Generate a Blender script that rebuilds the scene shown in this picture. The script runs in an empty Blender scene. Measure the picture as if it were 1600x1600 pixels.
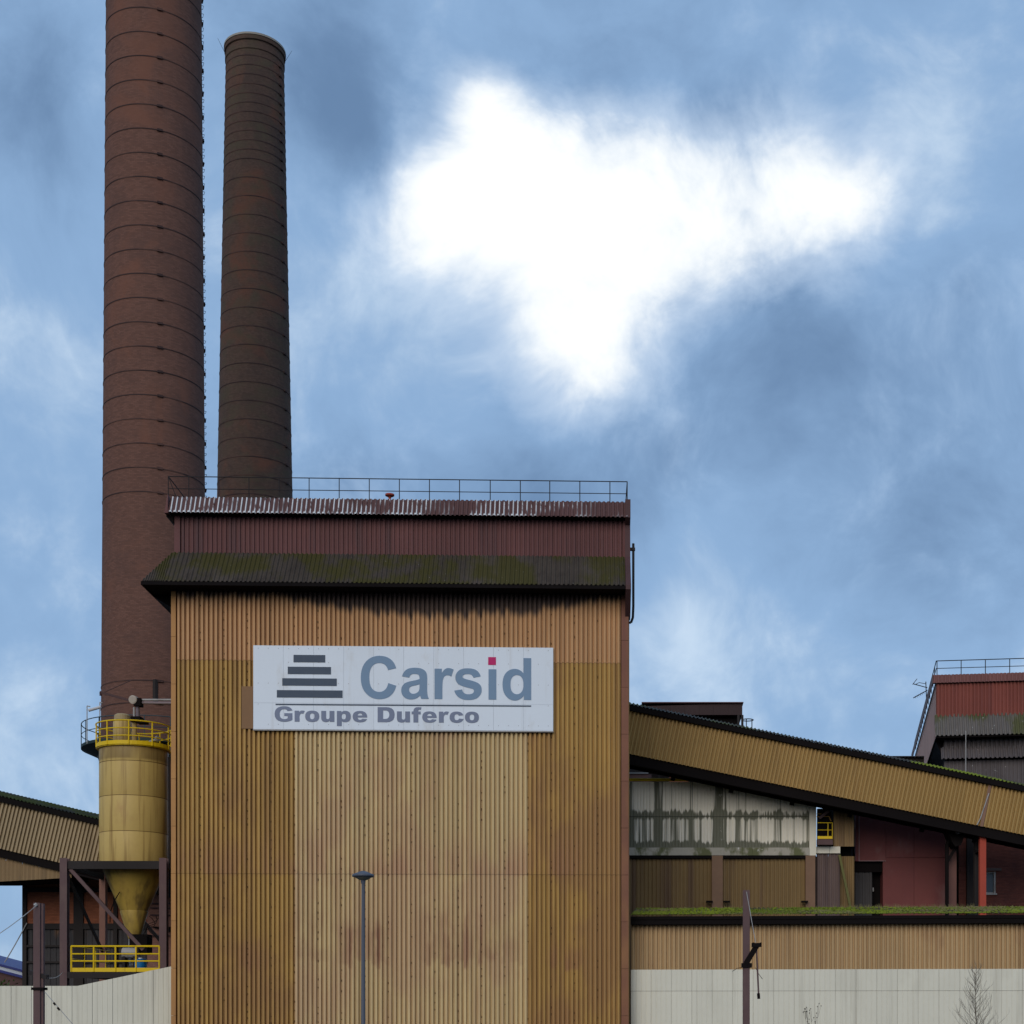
import bpy, bmesh, math, random
from mathutils import Vector, Matrix
R = math.radians
rnd = random.Random(7)
scene = bpy.context.scene
col = scene.collection

# ------------------------------------------------------------------ camera
F, CX, HY, EYE = 2400.0, 1000.0, 1600.0, 1.7      # level view, rising front
cd = bpy.data.cameras.new('camera'); cam = bpy.data.objects.new('camera', cd); col.objects.link(cam)
cam.location = (0, 0, EYE); cam.rotation_euler = (R(90), 0, 0)
cd.sensor_width = 36; cd.lens = 36 * F / 1600
cd.shift_x = (800 - CX) / 1600; cd.shift_y = (HY - 800) / 1600
cd.clip_start = .1; cd.clip_end = 6000
scene.camera = cam

def pdir(px, py):
    return Vector(((px - CX) / F, 1, (HY - py) / F))
def at(px, py, Y):
    d = pdir(px, py) * Y
    return Vector((d.x, d.y, d.z + EYE))

# ------------------------------------------------------------------ light
SUN_EL, SUN_DIR = 25, Vector((-.24, -.97, 0)).normalized()      # soft light from behind the viewer's left
sd = bpy.data.lights.new('sun', 'SUN'); so = bpy.data.objects.new('sun', sd); col.objects.link(so)
sd.energy = 1.5; sd.angle = R(42); sd.color = (1, .90, .76)
sv = Vector((SUN_DIR.x * math.cos(R(SUN_EL)), SUN_DIR.y * math.cos(R(SUN_EL)), math.sin(R(SUN_EL))))
so.rotation_euler = (-sv).to_track_quat('-Z', 'Y').to_euler()

class N:                                     # tiny node-graph helper
    def __init__(s, tree): s.t = tree
    def new(s, typ, **kw):
        n = s.t.nodes.new(typ)
        for k, v in kw.items(): setattr(n, k, v)
        return n
    def put(s, sock, v):
        if isinstance(v, bpy.types.NodeSocket): s.t.links.new(v, sock)
        elif v is not None: sock.default_value = v
    def m(s, op, a, b=None, c=None, clamp=False):
        n = s.new('ShaderNodeMath', operation=op, use_clamp=clamp)
        for i, v in enumerate((a, b, c)):
            if v is not None: s.put(n.inputs[i], v)
        return n.outputs[0]
    def vm(s, op, a, b=None):
        n = s.new('ShaderNodeVectorMath', operation=op)
        s.put(n.inputs[0], a)
        if b is not None: s.put(n.inputs[1], b)
        return n.outputs['Value'] if op in ('DOT_PRODUCT', 'LENGTH', 'DISTANCE') else n.outputs[0]
    def mix(s, f, a, b):
        n = s.new('ShaderNodeMix', data_type='RGBA')
        s.put(n.inputs['Factor'], f)
        s.put(n.inputs['A'], a if isinstance(a, bpy.types.NodeSocket) else (*a, 1))
        s.put(n.inputs['B'], b if isinstance(b, bpy.types.NodeSocket) else (*b, 1))
        return n.outputs['Result']
    def noise(s, vec, scale, detail=3, rough=.55, dist=0):
        n = s.new('ShaderNodeTexNoise')
        s.put(n.inputs['Vector'], vec); s.put(n.inputs['Scale'], scale); s.put(n.inputs['Detail'], detail)
        s.put(n.inputs['Roughness'], rough); s.put(n.inputs['Distortion'], dist)
        return n.outputs['Fac']
    def ramp(s, v, lo, hi):
        n = s.new('ShaderNodeMapRange', interpolation_type='SMOOTHSTEP')
        s.put(n.inputs['Value'], v); n.inputs['From Min'].default_value = lo; n.inputs['From Max'].default_value = hi
        return n.outputs[0]

# ------------------------------------------------------------------ sky
w = bpy.data.worlds.new('World'); scene.world = w; w.use_nodes = True
w.node_tree.nodes.clear(); g = N(w.node_tree)
tc = g.new('ShaderNodeTexCoord'); D = tc.outputs['Generated']
sky = g.new('ShaderNodeTexSky', sky_type='NISHITA'); sky.sun_disc = False
sky.sun_elevation = R(SUN_EL); sky.sun_rotation = math.atan2(SUN_DIR.x, SUN_DIR.y)
clear = g.vm('MULTIPLY', sky.outputs[0], (.085, .085, .085))
warp = g.new('ShaderNodeTexNoise'); g.put(warp.inputs['Vector'], D); warp.inputs['Scale'].default_value = 6; warp.inputs['Detail'].default_value = 2.5
wv = g.vm('SUBTRACT', warp.outputs['Color'], (.5, .5, .5))
Dw = g.vm('ADD', D, g.vm('MULTIPLY', wv, (.11, .11, .11)))
big = g.noise(g.vm('MULTIPLY', Dw, (1, 1, 1.35)), 3.6, 4, .52)
fine = g.noise(g.vm('MULTIPLY', Dw, (1, 1, 1.3)), 9, 6, .6)
wisp = g.noise(g.vm('MULTIPLY', Dw, (1, 1, .8)), 17, 5, .62)
tone = g.m('ADD', g.m('ADD', g.m('MULTIPLY', big, .46), g.m('MULTIPLY', fine, .34)), g.m('MULTIPLY', wisp, .20))
def lobes(lst, amp):
    tot = None
    for px, py, r in lst:
        d0 = pdir(px, py).normalized()
        v = g.m('SUBTRACT', 1, g.m('DIVIDE', g.vm('DISTANCE', Dw2, tuple(d0)), r / F * 1.0), clamp=True)
        v = g.m('MULTIPLY', v, v)
        tot = v if tot is None else g.m('ADD', tot, v)
    return g.m('MULTIPLY', tot, amp)
Dw2 = g.vm('ADD', D, g.vm('MULTIPLY', wv, (.06, .06, .06)))
hole = lobes([(865, 345, 250), (905, 400, 265), (990, 335, 210), (1110, 335, 180), (1230, 312, 200), (1320, 312, 130), (700, 345, 140), (880, 530, 165), (785, 220, 115), (770, 130, 80)], .95)
hole = g.m('DIVIDE', hole, g.m('ADD', hole, .55))
pale = lobes([(1080, 960, 330), (1330, 1060, 360), (60, 480, 520), (1480, 150, 480), (60, 1150, 520), (700, 560, 380), (1450, 350, 300)], .10)
dark = lobes([(560, 190, 380), (1250, 560, 400), (1050, 720, 320), (60, 180, 360), (1500, 480, 300), (560, 760, 380), (1420, 860, 340), (540, 60, 300), (850, 800, 360)], .16)
t2 = g.m('SUBTRACT', g.m('ADD', tone, pale), dark)
c_lo, c_mid, c_hi = (.145, .25, .43), (.285, .455, .71), (.59, .74, .92)
cloud = g.mix(g.ramp(t2, .26, .53), c_lo, c_mid)
cloud = g.mix(g.ramp(t2, .50, .70), cloud, c_hi)
sky_col = g.mix(.9, clear, cloud)
hn = g.m('ADD', hole, g.m('ADD', g.m('MULTIPLY', g.m('SUBTRACT', fine, .5), .85), g.m('MULTIPLY', g.m('SUBTRACT', wisp, .5), .62)))
sky_col = g.mix(g.m('MULTIPLY', g.ramp(hn, .0, .66), .75), sky_col, (.72, .83, .97))
sky_col = g.mix(g.ramp(hn, .35, .76), sky_col, (1.05, 1.07, 1.06))
bg = g.new('ShaderNodeBackground'); g.put(bg.inputs['Color'], sky_col); bg.inputs['Strength'].default_value = 1.0
wo = g.new('ShaderNodeOutputWorld'); g.t.links.new(bg.outputs[0], wo.inputs[0])

w.cycles.sampling_method = 'MANUAL'; w.cycles.sample_map_resolution = 256
vs = scene.view_settings
vs.view_transform = 'Standard'; vs.look = 'None'; vs.exposure = 0; vs.gamma = 1; vs.use_curve_mapping = False

cy = scene.cycles; cy.max_bounces = 4; cy.diffuse_bounces = 3; cy.glossy_bounces = 2; cy.transmission_bounces = 2; cy.caustics_reflective = False; cy.caustics_refractive = False

# ------------------------------------------------------------------ materials
def mat(name, base, var=.12, rough=.65, metal=0, streak=None, blotch=None, bands=(), speck=None, obj_var=.05, bump=0, extra=None, grain=6.0, spec=.25):
    """painted / weathered surface. streak=(colour, amount, columns per m, threshold); blotch=(colour, amount, scale, threshold)
    bands: (z0, z1, soft, colour, amount, noise threshold) stains with ragged edges; speck=(colour, scale, threshold)"""
    mt = bpy.data.materials.new(name); mt.use_nodes = True
    t = mt.node_tree; t.nodes.clear(); g = N(t)
    P = g.new('ShaderNodeNewGeometry').outputs['Position']
    sep = g.new('ShaderNodeSeparateXYZ'); g.put(sep.inputs[0], P); X, Y_, Z = sep.outputs
    c = tuple(base)
    n1 = g.noise(P, .45, 4, .6)
    n2 = g.noise(P, grain, 3, .6)
    k = g.m('ADD', g.m('MULTIPLY', g.m('SUBTRACT', n1, .5), var * 3), g.m('MULTIPLY', g.m('SUBTRACT', n2, .5), var * 1.4))
    k = g.m('ADD', k, 1)
    if obj_var:
        oi = g.new('ShaderNodeObjectInfo')
        k = g.m('MULTIPLY', k, g.m('ADD', g.m('MULTIPLY', oi.outputs['Random'], obj_var * 2), 1 - obj_var))
    cc = g.vm('MULTIPLY', c, None)
    sc_ = g.new('ShaderNodeVectorMath', operation='SCALE'); sc_.inputs[0].default_value = c; g.put(sc_.inputs['Scale'], k)
    out = sc_.outputs[0]
    if streak:
        scol, amt, freq, thr = streak
        sv_ = g.noise(g.vm('MULTIPLY', P, (freq, freq, freq * .045)), 1.0, 3, .65)
        out = g.mix(g.m('MULTIPLY', g.ramp(sv_, thr, thr + .22), amt), out, scol)
    if blotch:
        bcol, amt, scl, thr = blotch
        bv = g.noise(g.vm('MULTIPLY', P, (1, 1, .6)), scl, 4, .62)
        out = g.mix(g.m('MULTIPLY', g.ramp(bv, thr, thr + .16), amt), out, bcol)
    for z0, z1, soft, bcol, amt, thr in bands:
        nz = g.noise(g.vm('MULTIPLY', P, (1, 1, .22)), .9, 3, .66)
        win = g.m('MULTIPLY', g.ramp(Z, z0 - .1, z0 + .02), g.m('SUBTRACT', 1, g.ramp(Z, z1, z1 + soft)))
        out = g.mix(g.m('MULTIPLY', g.m('MULTIPLY', win, g.ramp(nz, thr, thr + .2)), amt), out, bcol)
    if speck:
        kcol, scl, thr = speck
        kv = g.noise(P, scl, 3, .7)
        out = g.mix(g.ramp(kv, thr, thr + .05), out, kcol)
    if extra: out = extra(g, P, X, Y_, Z, out)
    b = g.new('ShaderNodeBsdfPrincipled'); g.put(b.inputs['Base Color'], out)
    g.put(b.inputs['Roughness'], g.m('ADD', g.m('MULTIPLY', n2, .2), rough - .1)); b.inputs['Metallic'].default_value = metal
    b.inputs['Specular IOR Level'].default_value = spec
    if bump:
        bp = g.new('ShaderNodeBump'); bp.inputs['Strength'].default_value = bump; bp.inputs['Distance'].default_value = .03
        g.put(bp.inputs['Height'], n2); g.put(b.inputs['Normal'], bp.outputs[0])
    o = g.new('ShaderNodeOutputMaterial'); t.links.new(b.outputs[0], o.inputs[0])
    return mt

def brick_mat(name, base, dark, moss=None, warm=None):
    mt = bpy.data.materials.new(name); mt.use_nodes = True
    t = mt.node_tree; t.nodes.clear(); g = N(t)
    uv = g.new('ShaderNodeUVMap').outputs[0]
    P = g.new('ShaderNodeNewGeometry').outputs['Position']
    br = g.new('ShaderNodeTexBrick'); g.put(br.inputs['Vector'], uv)
    for k, v in (('Scale', 1), ('Mortar Size', .008), ('Mortar Smooth', .3), ('Bias', 0), ('Brick Width', .26), ('Row Height', .085)): br.inputs[k].default_value = v
    br.inputs['Color1'].default_value = (*[x * 1.14 for x in base], 1); br.inputs['Color2'].default_value = (*[x * .86 for x in base], 1)
    br.inputs['Mortar'].default_value = (*[x * .72 + .01 for x in base], 1)
    out = br.outputs['Color']
    course = g.noise(g.vm('MULTIPLY', uv, (1.1, 11, 1)), 1.0, 3, .7)
    out = g.mix(g.m('MULTIPLY', g.ramp(course, .5, .72), .5), out, dark)
    bl = g.noise(g.vm('MULTIPLY', P, (1, 1, .7)), .38, 5, .62)
    out = g.mix(g.m('MULTIPLY', g.ramp(bl, .48, .68), .45), out, dark)
    if warm:
        wv_ = g.noise(g.vm('MULTIPLY', P, (1, 1, .9)), .27, 5, .6, .6)
        out = g.mix(g.m('MULTIPLY', g.ramp(wv_, .50, .68), .7), out, warm)
    if moss:
        mv = g.noise(g.vm('MULTIPLY', uv, (.35, .8, 1)), 1.0, 5, .65)
        out = g.mix(g.m('MULTIPLY', g.ramp(mv, .46, .66), .6), out, moss)
    b = g.new('ShaderNodeBsdfPrincipled'); g.put(b.inputs['Base Color'], out); b.inputs['Roughness'].default_value = .9
    b.inputs['Specular IOR Level'].default_value = .15
    bp = g.new('ShaderNodeBump'); bp.inputs['Strength'].default_value = .5; bp.inputs['Distance'].default_value = .02
    g.put(bp.inputs['Height'], br.outputs['Fac']); bp.invert = True; g.put(b.inputs['Normal'], bp.outputs[0])
    o = g.new('ShaderNodeOutputMaterial'); t.links.new(b.outputs[0], o.inputs[0])
    return mt

# ------------------------------------------------------------------ mesh helpers
class MB:
    def __init__(s): s.v = []; s.f = []; s.uv = None
    def quad(s, *p):
        i = len(s.v); s.v += [tuple(q) for q in p]; s.f.append(tuple(range(i, i + len(p)))); return s
    def box(s, x0, x1, y0, y1, z0, z1):
        i = len(s.v)
        s.v += [(x0, y0, z0), (x1, y0, z0), (x1, y1, z0), (x0, y1, z0), (x0, y0, z1), (x1, y0, z1), (x1, y1, z1), (x0, y1, z1)]
        s.f += [tuple(i + j for j in q) for q in ((0, 3, 2, 1), (4, 5, 6, 7), (0, 1, 5, 4), (1, 2, 6, 5), (2, 3, 7, 6), (3, 0, 4, 7))]
        return s
    def prism(s, poly, y0, y1):                      # polygon in x,z (counter-clockwise seen from -y), extruded along y
        n = len(poly); i = len(s.v)
        s.v += [(x, y0, z) for x, z in poly] + [(x, y1, z) for x, z in poly]
        s.f.append(tuple(i + k for k in range(n))); s.f.append(tuple(i + n + k for k in reversed(range(n))))
        for k in range(n):
            k2 = (k + 1) % n
            s.f.append((i + k, i + n + k, i + n + k2, i + k2))
        return s
    def tube(s, p0, p1, r0, r1=None, n=6, cap=True):
        p0, p1 = Vector(p0), Vector(p1); r1 = r0 if r1 is None else r1
        d = (p1 - p0).normalized(); a = d.orthogonal().normalized(); b = d.cross(a); i = len(s.v)
        for p, r in ((p0, r0), (p1, r1)):
            for k in range(n):
                t = 2 * math.pi * k / n; s.v.append(tuple(p + a * (r * math.cos(t)) + b * (r * math.sin(t))))
        for k in range(n):
            k2 = (k + 1) % n; s.f.append((i + k, i + k2, i + n + k2, i + n + k))
        if cap: s.f.append(tuple(i + k for k in reversed(range(n)))); s.f.append(tuple(i + n + k for k in range(n)))
        return s
    def path(s, pts, r, n=6):
        for a, b in zip(pts, pts[1:]): s.tube(a, b, r, n=n)
        return s
    def beam(s, p0, p1, wd, ht, up=(0, 0, 1)):
        p0, p1 = Vector(p0), Vector(p1); d = (p1 - p0).normalized()
        a = d.cross(Vector(up)); a = (a if a.length > .01 else d.orthogonal()).normalized(); b = a.cross(d); i = len(s.v)
        for p in (p0, p1):
            for x, y in ((-1, -1), (1, -1), (1, 1), (-1, 1)): s.v.append(tuple(p + a * (x * wd / 2) + b * (y * ht / 2)))
        s.f += [tuple(i + j for j in q) for q in ((3, 2, 1, 0), (4, 5, 6, 7), (0, 1, 5, 4), (1, 2, 6, 5), (2, 3, 7, 6), (3, 0, 4, 7))]
        return s
    def ibeam(s, x, y, z0, z1, wx, wy, tf=.025, tw=.02):   # H column, flanges facing +-y
        s.box(x - wx / 2, x + wx / 2, y - wy / 2, y - wy / 2 + tf, z0, z1)
        s.box(x - wx / 2, x + wx / 2, y + wy / 2 - tf, y + wy / 2, z0, z1)
        s.box(x - tw / 2, x + tw / 2, y - wy / 2 + tf, y + wy / 2 - tf, z0, z1); return s
    def lathe(s, prof, n=64, cx=0, cy=0, a0=0, a1=2 * math.pi, uv=False):
        i = len(s.v); full = abs(a1 - a0 - 2 * math.pi) < 1e-6; m = n + 1
        for r, z in prof:
            for k in range(m):
                t = a0 + (a1 - a0) * k / n; s.v.append((cx + r * math.cos(t), cy + r * math.sin(t), z))
        for j in range(len(prof) - 1):
            for k in range(n):
                s.f.append((i + j * m + k, i + j * m + k + 1, i + (j + 1) * m + k + 1, i + (j + 1) * m + k))
        if uv: s.uv = [((a0 + (a1 - a0) * k / n) * prof[0][0], z) for r, z in prof for k in range(m)]
        return s
    def mesh(s, name, m, smooth=False):
        me = bpy.data.meshes.new(name); me.from_pydata(s.v, [], s.f); me.materials.append(m)
        if s.uv:
            ul = me.uv_layers.new(name='UVMap')
            for l in me.loops: ul.data[l.index].uv = s.uv[l.vertex_index]
        if smooth:
            me.polygons.foreach_set('use_smooth', [True] * len(me.polygons))
        me.update(); return me
    def build(s, name, m, parent=None, loc=(0, 0, 0), smooth=False):
        return link(name, s.mesh(name, m, smooth), parent, loc)
def link(name, me, parent=None, loc=(0, 0, 0), rot=None):
    o = bpy.data.objects.new(name, me); col.objects.link(o); o.parent = parent; o.location = loc
    if rot: o.rotation_euler = rot
    return o
def tag(o, label=None, cat=None, group=None, kind=None):
    for k, v in (('label', label), ('category', cat), ('group', group), ('kind', kind)):
        if v: o[k] = v
    return o
def empty(name, loc, rz=0, ry=0):
    o = bpy.data.objects.new(name, None); col.objects.link(o); o.location = loc; o.rotation_euler = (0, ry, rz); return o

class Frame:                                 # a vertical plane standing in the place; local x along it, y behind it, z up from the ground
    def __init__(s, px, Y, slope=0, name=None):
        s.a = math.atan(slope); p = at(px, HY, Y); s.o = Vector((p.x, p.y, 0))
        s.ex = Vector((math.cos(s.a), math.sin(s.a), 0)); s.ey = Vector((-math.sin(s.a), math.cos(s.a), 0))
    def loc(s, px, py, d=0):
        r = pdir(px, py); t = (d + s.o.dot(s.ey)) / r.dot(s.ey); P = r * t
        return (P - s.o).dot(s.ex), P.z + EYE
    def x(s, px, d=0): return s.loc(px, HY, d)[0]
    def z(s, px, py, d=0): return s.loc(px, py, d)[1]
    def root(s, name): return empty(name, s.o, s.a)

SHEETS = {}
def sheet_mesh(wd, ht, pitch, depth, m, groove=.36, web=.1, skew=0):
    """one profiled metal sheet: ribs run up, crest faces -y; local origin at its lower left corner"""
    key = (round(wd, 3), round(ht, 3), pitch, depth, m.name, groove, web, skew)
    if key in SHEETS: return SHEETS[key]
    n = max(1, round(wd / pitch)); p = wd / n; pts = []
    for i in range(n):
        x = i * p; gw = groove * p; wb = web * p
        pts += [(x, 0), (x + gw / 2, 0), (x + gw / 2 + wb, -depth), (x + p - gw / 2 - wb, -depth), (x + p - gw / 2, 0)]
    pts.append((wd, 0))
    mb = MB(); k = len(pts)
    mb.v = [(x, y, 0) for x, y in pts] + [(x, y, ht + skew * x / wd) for x, y in pts]
    mb.f = [(i, i + 1, k + i + 1, k + i) for i in range(k - 1)]
    SHEETS[key] = mb.mesh('cladding_sheet', m); return SHEETS[key]
def clad(parent, name, x0, x1, z0, z1, y, pitch, depth, m, per=5, groove=.36, web=.1, gap=.006, rot=None, tilt=None, side=None, skip=None):
    """cover x0..x1 with single sheets. m may be a function of the sheet's index. tilt=(dy): sheet leans back by dy over its height"""
    n = max(1, round((x1 - x0) / (pitch * per))); wd = (x1 - x0) / n; obs = []
    ht = z1 - z0; rx = 0
    if tilt is not None: rx = -math.atan2(tilt, ht); ht = math.hypot(ht, tilt)
    for i in range(n):
        if skip and skip(i, n): continue
        mm = m(i, n) if callable(m) else m
        o = link(name, sheet_mesh(wd - gap, ht, pitch, depth, mm, groove, web), parent, (x0 + i * wd + gap / 2, y - (.006 if i % 2 else 0), z0))
        if rx: o.rotation_euler = (rx, 0, 0)
        if side:                                  # stand the row along a side wall: side=(x, +1/-1)
            sx, sg = side
            o.location = (sx, (x0 + i * wd) if sg > 0 else (x0 + (i + 1) * wd), z0); o.rotation_euler = (0, 0, R(90) * sg)
        obs.append(o)
    return obs
def railing(parent, name, pts, h, posts, m, mids=(.5,), r=.022, post_name='post', toe=None):
    """pts: polyline of the deck edge; posts: points"""
    up = Vector((0, 0, h)); P = [Vector(p) for p in pts]
    t = MB().path([p + up for p in P], r).build(name, m, parent)
    for f in mids: MB().path([p + up * f for p in P], r * .8).build('mid_rail', m, t)
    for q in posts: MB().tube(Vector(q), Vector(q) + up, r).build(post_name, m, t)
    if toe:
        b = MB()
        for a, c in zip(P, P[1:]): b.beam(a + Vector((0, 0, toe / 2)), c + Vector((0, 0, toe / 2)), .012, toe)
        b.build('toe_board', m, t)
    return t

# palette -----------------------------------------------------------
RUST = (.16, .075, .045)
M = {}
M['ground'] = mat('asphalt', (.055, .055, .055), .25, .9, blotch=((.09, .085, .08), .6, .3, .5), bump=.4, obj_var=0)
M['steel'] = mat('dark_painted_steel', (.032, .027, .026), .15, .7, obj_var=.05, spec=.1)
M['black'] = mat('black_sheet_and_shade', (.010, .008, .008), .2, .9, spec=.04)  # black parts, and the shade of the canopy soffit put into its colour
M['rail'] = mat('railing_steel', (.03, .025, .025), .1, .7, spec=.1)
M['purple'] = mat('maroon_primer_steel', (.105, .062, .062), .2, .7, blotch=((.14, .09, .08), .5, 2, .5))
M['yellow'] = mat('safety_yellow', (.70, .47, .008), .1, .5, blotch=((.35, .2, .02), .5, 4, .58))
M['red_steel'] = mat('red_oxide_steel', (.35, .055, .032), .15, .7)
M['grey'] = mat('grey_metal', (.33, .32, .31), .2, .5, blotch=((.15, .12, .1), .5, 3, .55))
M['white_rail'] = mat('white_paint', (.7, .7, .68), .05)
M['moss'] = mat('moss', (.15, .18, .016), .4, .95, obj_var=.1, blotch=((.17, .13, .065), .9, .28, .48), spec=.1)
M['brick1'] = brick_mat('red_brick_shaft', (.15, .075, .056), (.088, .052, .045), warm=(.18, .08, .054))
M['brick2'] = brick_mat('sooty_brick_shaft', (.105, .064, .048), (.05, .038, .035), moss=(.085, .07, .045), warm=(.16, .066, .042))

# ================================================================== SETTING
gm = MB().quad((-2500, -600, 0), (2500, -600, 0), (2500, 4000, 0), (-2500, 4000, 0)).build('ground', M['ground'])
tag(gm, kind='structure')

# ================================================================== MAIN CLAD TOWER
T = Frame(269, 66.65, .033)
tw = T.root('clad_tower')
tag(tw, 'tall ochre corrugated metal tower with dark mossy canopy roof and large white sign', 'building')
W = T.x(982); DEP = 13.0
z_top, z_fas0, z_red0, z_eave, z_wall = T.z(620, 781, .05), T.z(620, 804.5, -.35), T.z(620, 866, -.05), T.z(620, 911.5, -1.25), T.z(620, 925)
zA, zB = T.z(620, 1035), T.z(620, 1366.5)
S0 = T.x(620)
tl, tr = T.x(277), T.x(970)
def facade_extra(fan_amt):
    def ex(g, P, X, Y_, Z, out):
        # darker fan below the canopy, hanging lowest in the middle
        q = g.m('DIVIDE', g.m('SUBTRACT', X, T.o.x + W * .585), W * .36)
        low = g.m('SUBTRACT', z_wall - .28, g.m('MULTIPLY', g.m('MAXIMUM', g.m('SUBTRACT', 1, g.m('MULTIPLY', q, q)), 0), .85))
        wn = g.new('ShaderNodeTexWhiteNoise', noise_dimensions='1D'); g.put(wn.inputs['W'], g.m('FLOOR', g.m('DIVIDE', g.m('SUBTRACT', X, T.o.x + tl), .1999)))
        rv_ = wn.outputs['Value']
        sc2 = g.new('ShaderNodeVectorMath', operation='SCALE'); g.put(sc2.inputs[0], out); g.put(sc2.inputs['Scale'], g.m('ADD', g.m('MULTIPLY', rv_, .16), .92)); out = sc2.outputs[0]
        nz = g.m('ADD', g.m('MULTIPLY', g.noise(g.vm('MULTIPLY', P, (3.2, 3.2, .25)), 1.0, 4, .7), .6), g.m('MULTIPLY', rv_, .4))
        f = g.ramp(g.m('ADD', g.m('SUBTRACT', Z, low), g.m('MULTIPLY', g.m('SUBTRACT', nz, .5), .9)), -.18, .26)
        out = g.mix(g.m('MULTIPLY', f, fan_amt), out, (.035, .022, .022))
        # rust burst where a bracket once leaked, around the lamp
        # rust washed down the ribs below old fixings, each rib ending at its own height
        lf = g.noise(g.vm('MULTIPLY', P, (1.3, 1.3, .5)), 1.0, 3, .6)
        for cx, zt_, zb_, hw_, amt in ((T.x(480), 1428, 1500, 1.6, .4), (T.x(572), 1440, 1506, 1.5, .8), (T.x(712), 1425, 1505, 2.3, .6), (T.x(775), 1450, 1500, 1.5, .5), (T.x(885), 1480, 1510, 1.2, .6), (T.x(400), 1470, 1511, 1.3, .35)):
            zt_, zb_ = T.z(620, zt_), T.z(620, zb_)
            e = g.m('SUBTRACT', 1, g.ramp(g.m('ABSOLUTE', g.m('SUBTRACT', X, T.o.x + cx)), hw_ * .35, hw_))
            lo = g.m('SUBTRACT', zb_ + .2, g.m('MULTIPLY', rv_, .5))
            f = g.m('MULTIPLY', g.ramp(g.m('SUBTRACT', Z, lo), -.05, .12), g.m('SUBTRACT', 1, g.ramp(Z, zt_ - .6, zt_ + .5)))
            f = g.m('MULTIPLY', g.m('MULTIPLY', f, e), g.m('MULTIPLY', g.m('ADD', g.m('MULTIPLY', rv_, .7), .3), g.ramp(lf, .36, .6)))
            out = g.mix(g.m('MULTIPLY', f, amt), out, (.27, .11, .07))
        return out
    return ex
stk = ((.25, .13, .045), .65, 2.6, .46)
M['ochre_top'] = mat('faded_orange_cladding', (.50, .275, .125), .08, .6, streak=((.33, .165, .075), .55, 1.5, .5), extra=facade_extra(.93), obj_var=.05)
M['ochre'] = mat('ochre_cladding', (.43, .25, .068), .08, .6, streak=stk, blotch=((.30, .155, .065), .65, .30, .46), extra=facade_extra(0), obj_var=.05,
                 bands=((T.z(620, 1366), T.z(620, 1360), 2.2, (.33, .16, .085), .55, .40), (0, T.z(620, 1590), 1.5, (.30, .15, .06), .5, .40)))
M['ochre_pale'] = mat('pale_straw_cladding', (.57, .415, .205), .06, .6, streak=((.42, .26, .135), .6, 2.6, .47), blotch=((.46, .275, .165), .5, .34, .46), extra=facade_extra(0), obj_var=.04,
                 bands=((T.z(620, 1366), T.z(620, 1360), 2.4, (.43, .235, .14), .6, .40),))
M['trim_l'] = mat('orange_trim', (.44, .215, .07), .12, .6, streak=((.26, .12, .05), .5, 3, .5))
M['trim_r'] = mat('red_brown_trim', (.20, .082, .048), .2, .6, blotch=((.30, .14, .055), .9, .16, .5), streak=((.16, .06, .05), .6, 3, .5))
M['maroon'] = mat('maroon_cladding', (.125, .048, .046), .15, .65, streak=((.07, .035, .038), .7, 2, .48), obj_var=.08)
def fascia_extra(g, P, X, Y_, Z, out):
    oc = g.new('ShaderNodeSeparateXYZ'); g.put(oc.inputs[0], g.new('ShaderNodeTexCoord').outputs['Object'])
    ph = g.m('ABSOLUTE', g.m('SUBTRACT', g.m('FRACT', g.m('DIVIDE', oc.outputs[0], .2)), .5))      # 0 on a crest, .5 in a groove
    nz = g.noise(g.vm('MULTIPLY', P, (3, 3, .9)), 1.0, 3, .6)
    rib = g.m('SUBTRACT', 1, g.ramp(g.m('ABSOLUTE', g.m('SUBTRACT', g.m('FRACT', g.m('DIVIDE', oc.outputs[0], .2)), .66)), .09, .16))            # flaking paint left along the rib flanks
    foot = g.m('MULTIPLY', g.m('SUBTRACT', 1, g.ramp(oc.outputs[2], .03, .13)), g.m('SUBTRACT', 1, g.ramp(ph, .3, .42)))
    f = g.m('MULTIPLY', g.m('MAXIMUM', rib, foot), g.ramp(nz, .36, .50))
    f = g.m('MULTIPLY', f, g.ramp(g.noise(g.vm('MULTIPLY', P, (.5, .5, .5)), 1.0, 2, .5), .34, .46))
    f = g.m('MULTIPLY', f, g.m('SUBTRACT', 1.0, g.m('MULTIPLY', g.ramp(X, T.o.x + W * .75, T.o.x + W), .7)))
    return g.mix(f, out, (.66, .66, .66))
M['fascia'] = mat('peeling_fascia', (.095, .045, .042), .15, .7, obj_var=.06, extra=fascia_extra)
M['roof'] = mat('fibre_cement_roof', (.066, .053, .044), .3, .9, obj_var=.10, spec=.08, blotch=((.055, .050, .010), .75, .6, .42), speck=((.30, .28, .25), 9, .70),
                streak=((.035, .028, .025), .5, 2.4, .5))
core = MB()
core.box(.06, W - .06, .02, DEP, 0, z_red0 - .1).box(.1, W - .1, .3, DEP - .2, z_red0 - .1, z_top - .06)
core.build('wall_core', M['steel'], tw)
# front sheets, three courses; a paler block of replacement sheets in the middle
tl, tr = T.x(277), T.x(970)
def fmat(base):
    def f(i, n):
        px = 277 + (970 - 277) * (i + .5) / n
        return M['ochre_pale'] if 455 < px < 810 else M['ochre']
    return f
clad(tw, 'cladding_sheet', tl, tr, .05, zB, -.02, .2, .15, fmat(0), groove=.45, web=.05)
clad(tw, 'cladding_sheet', tl, tr, zB + .011, zA, -.036, .2, .15, fmat(0), groove=.45, web=.05)
clad(tw, 'cladding_sheet', tl, tr, zA + .008, z_wall + .3, -.052, .2, .15, M['ochre_top'], groove=.45, web=.05)
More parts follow.
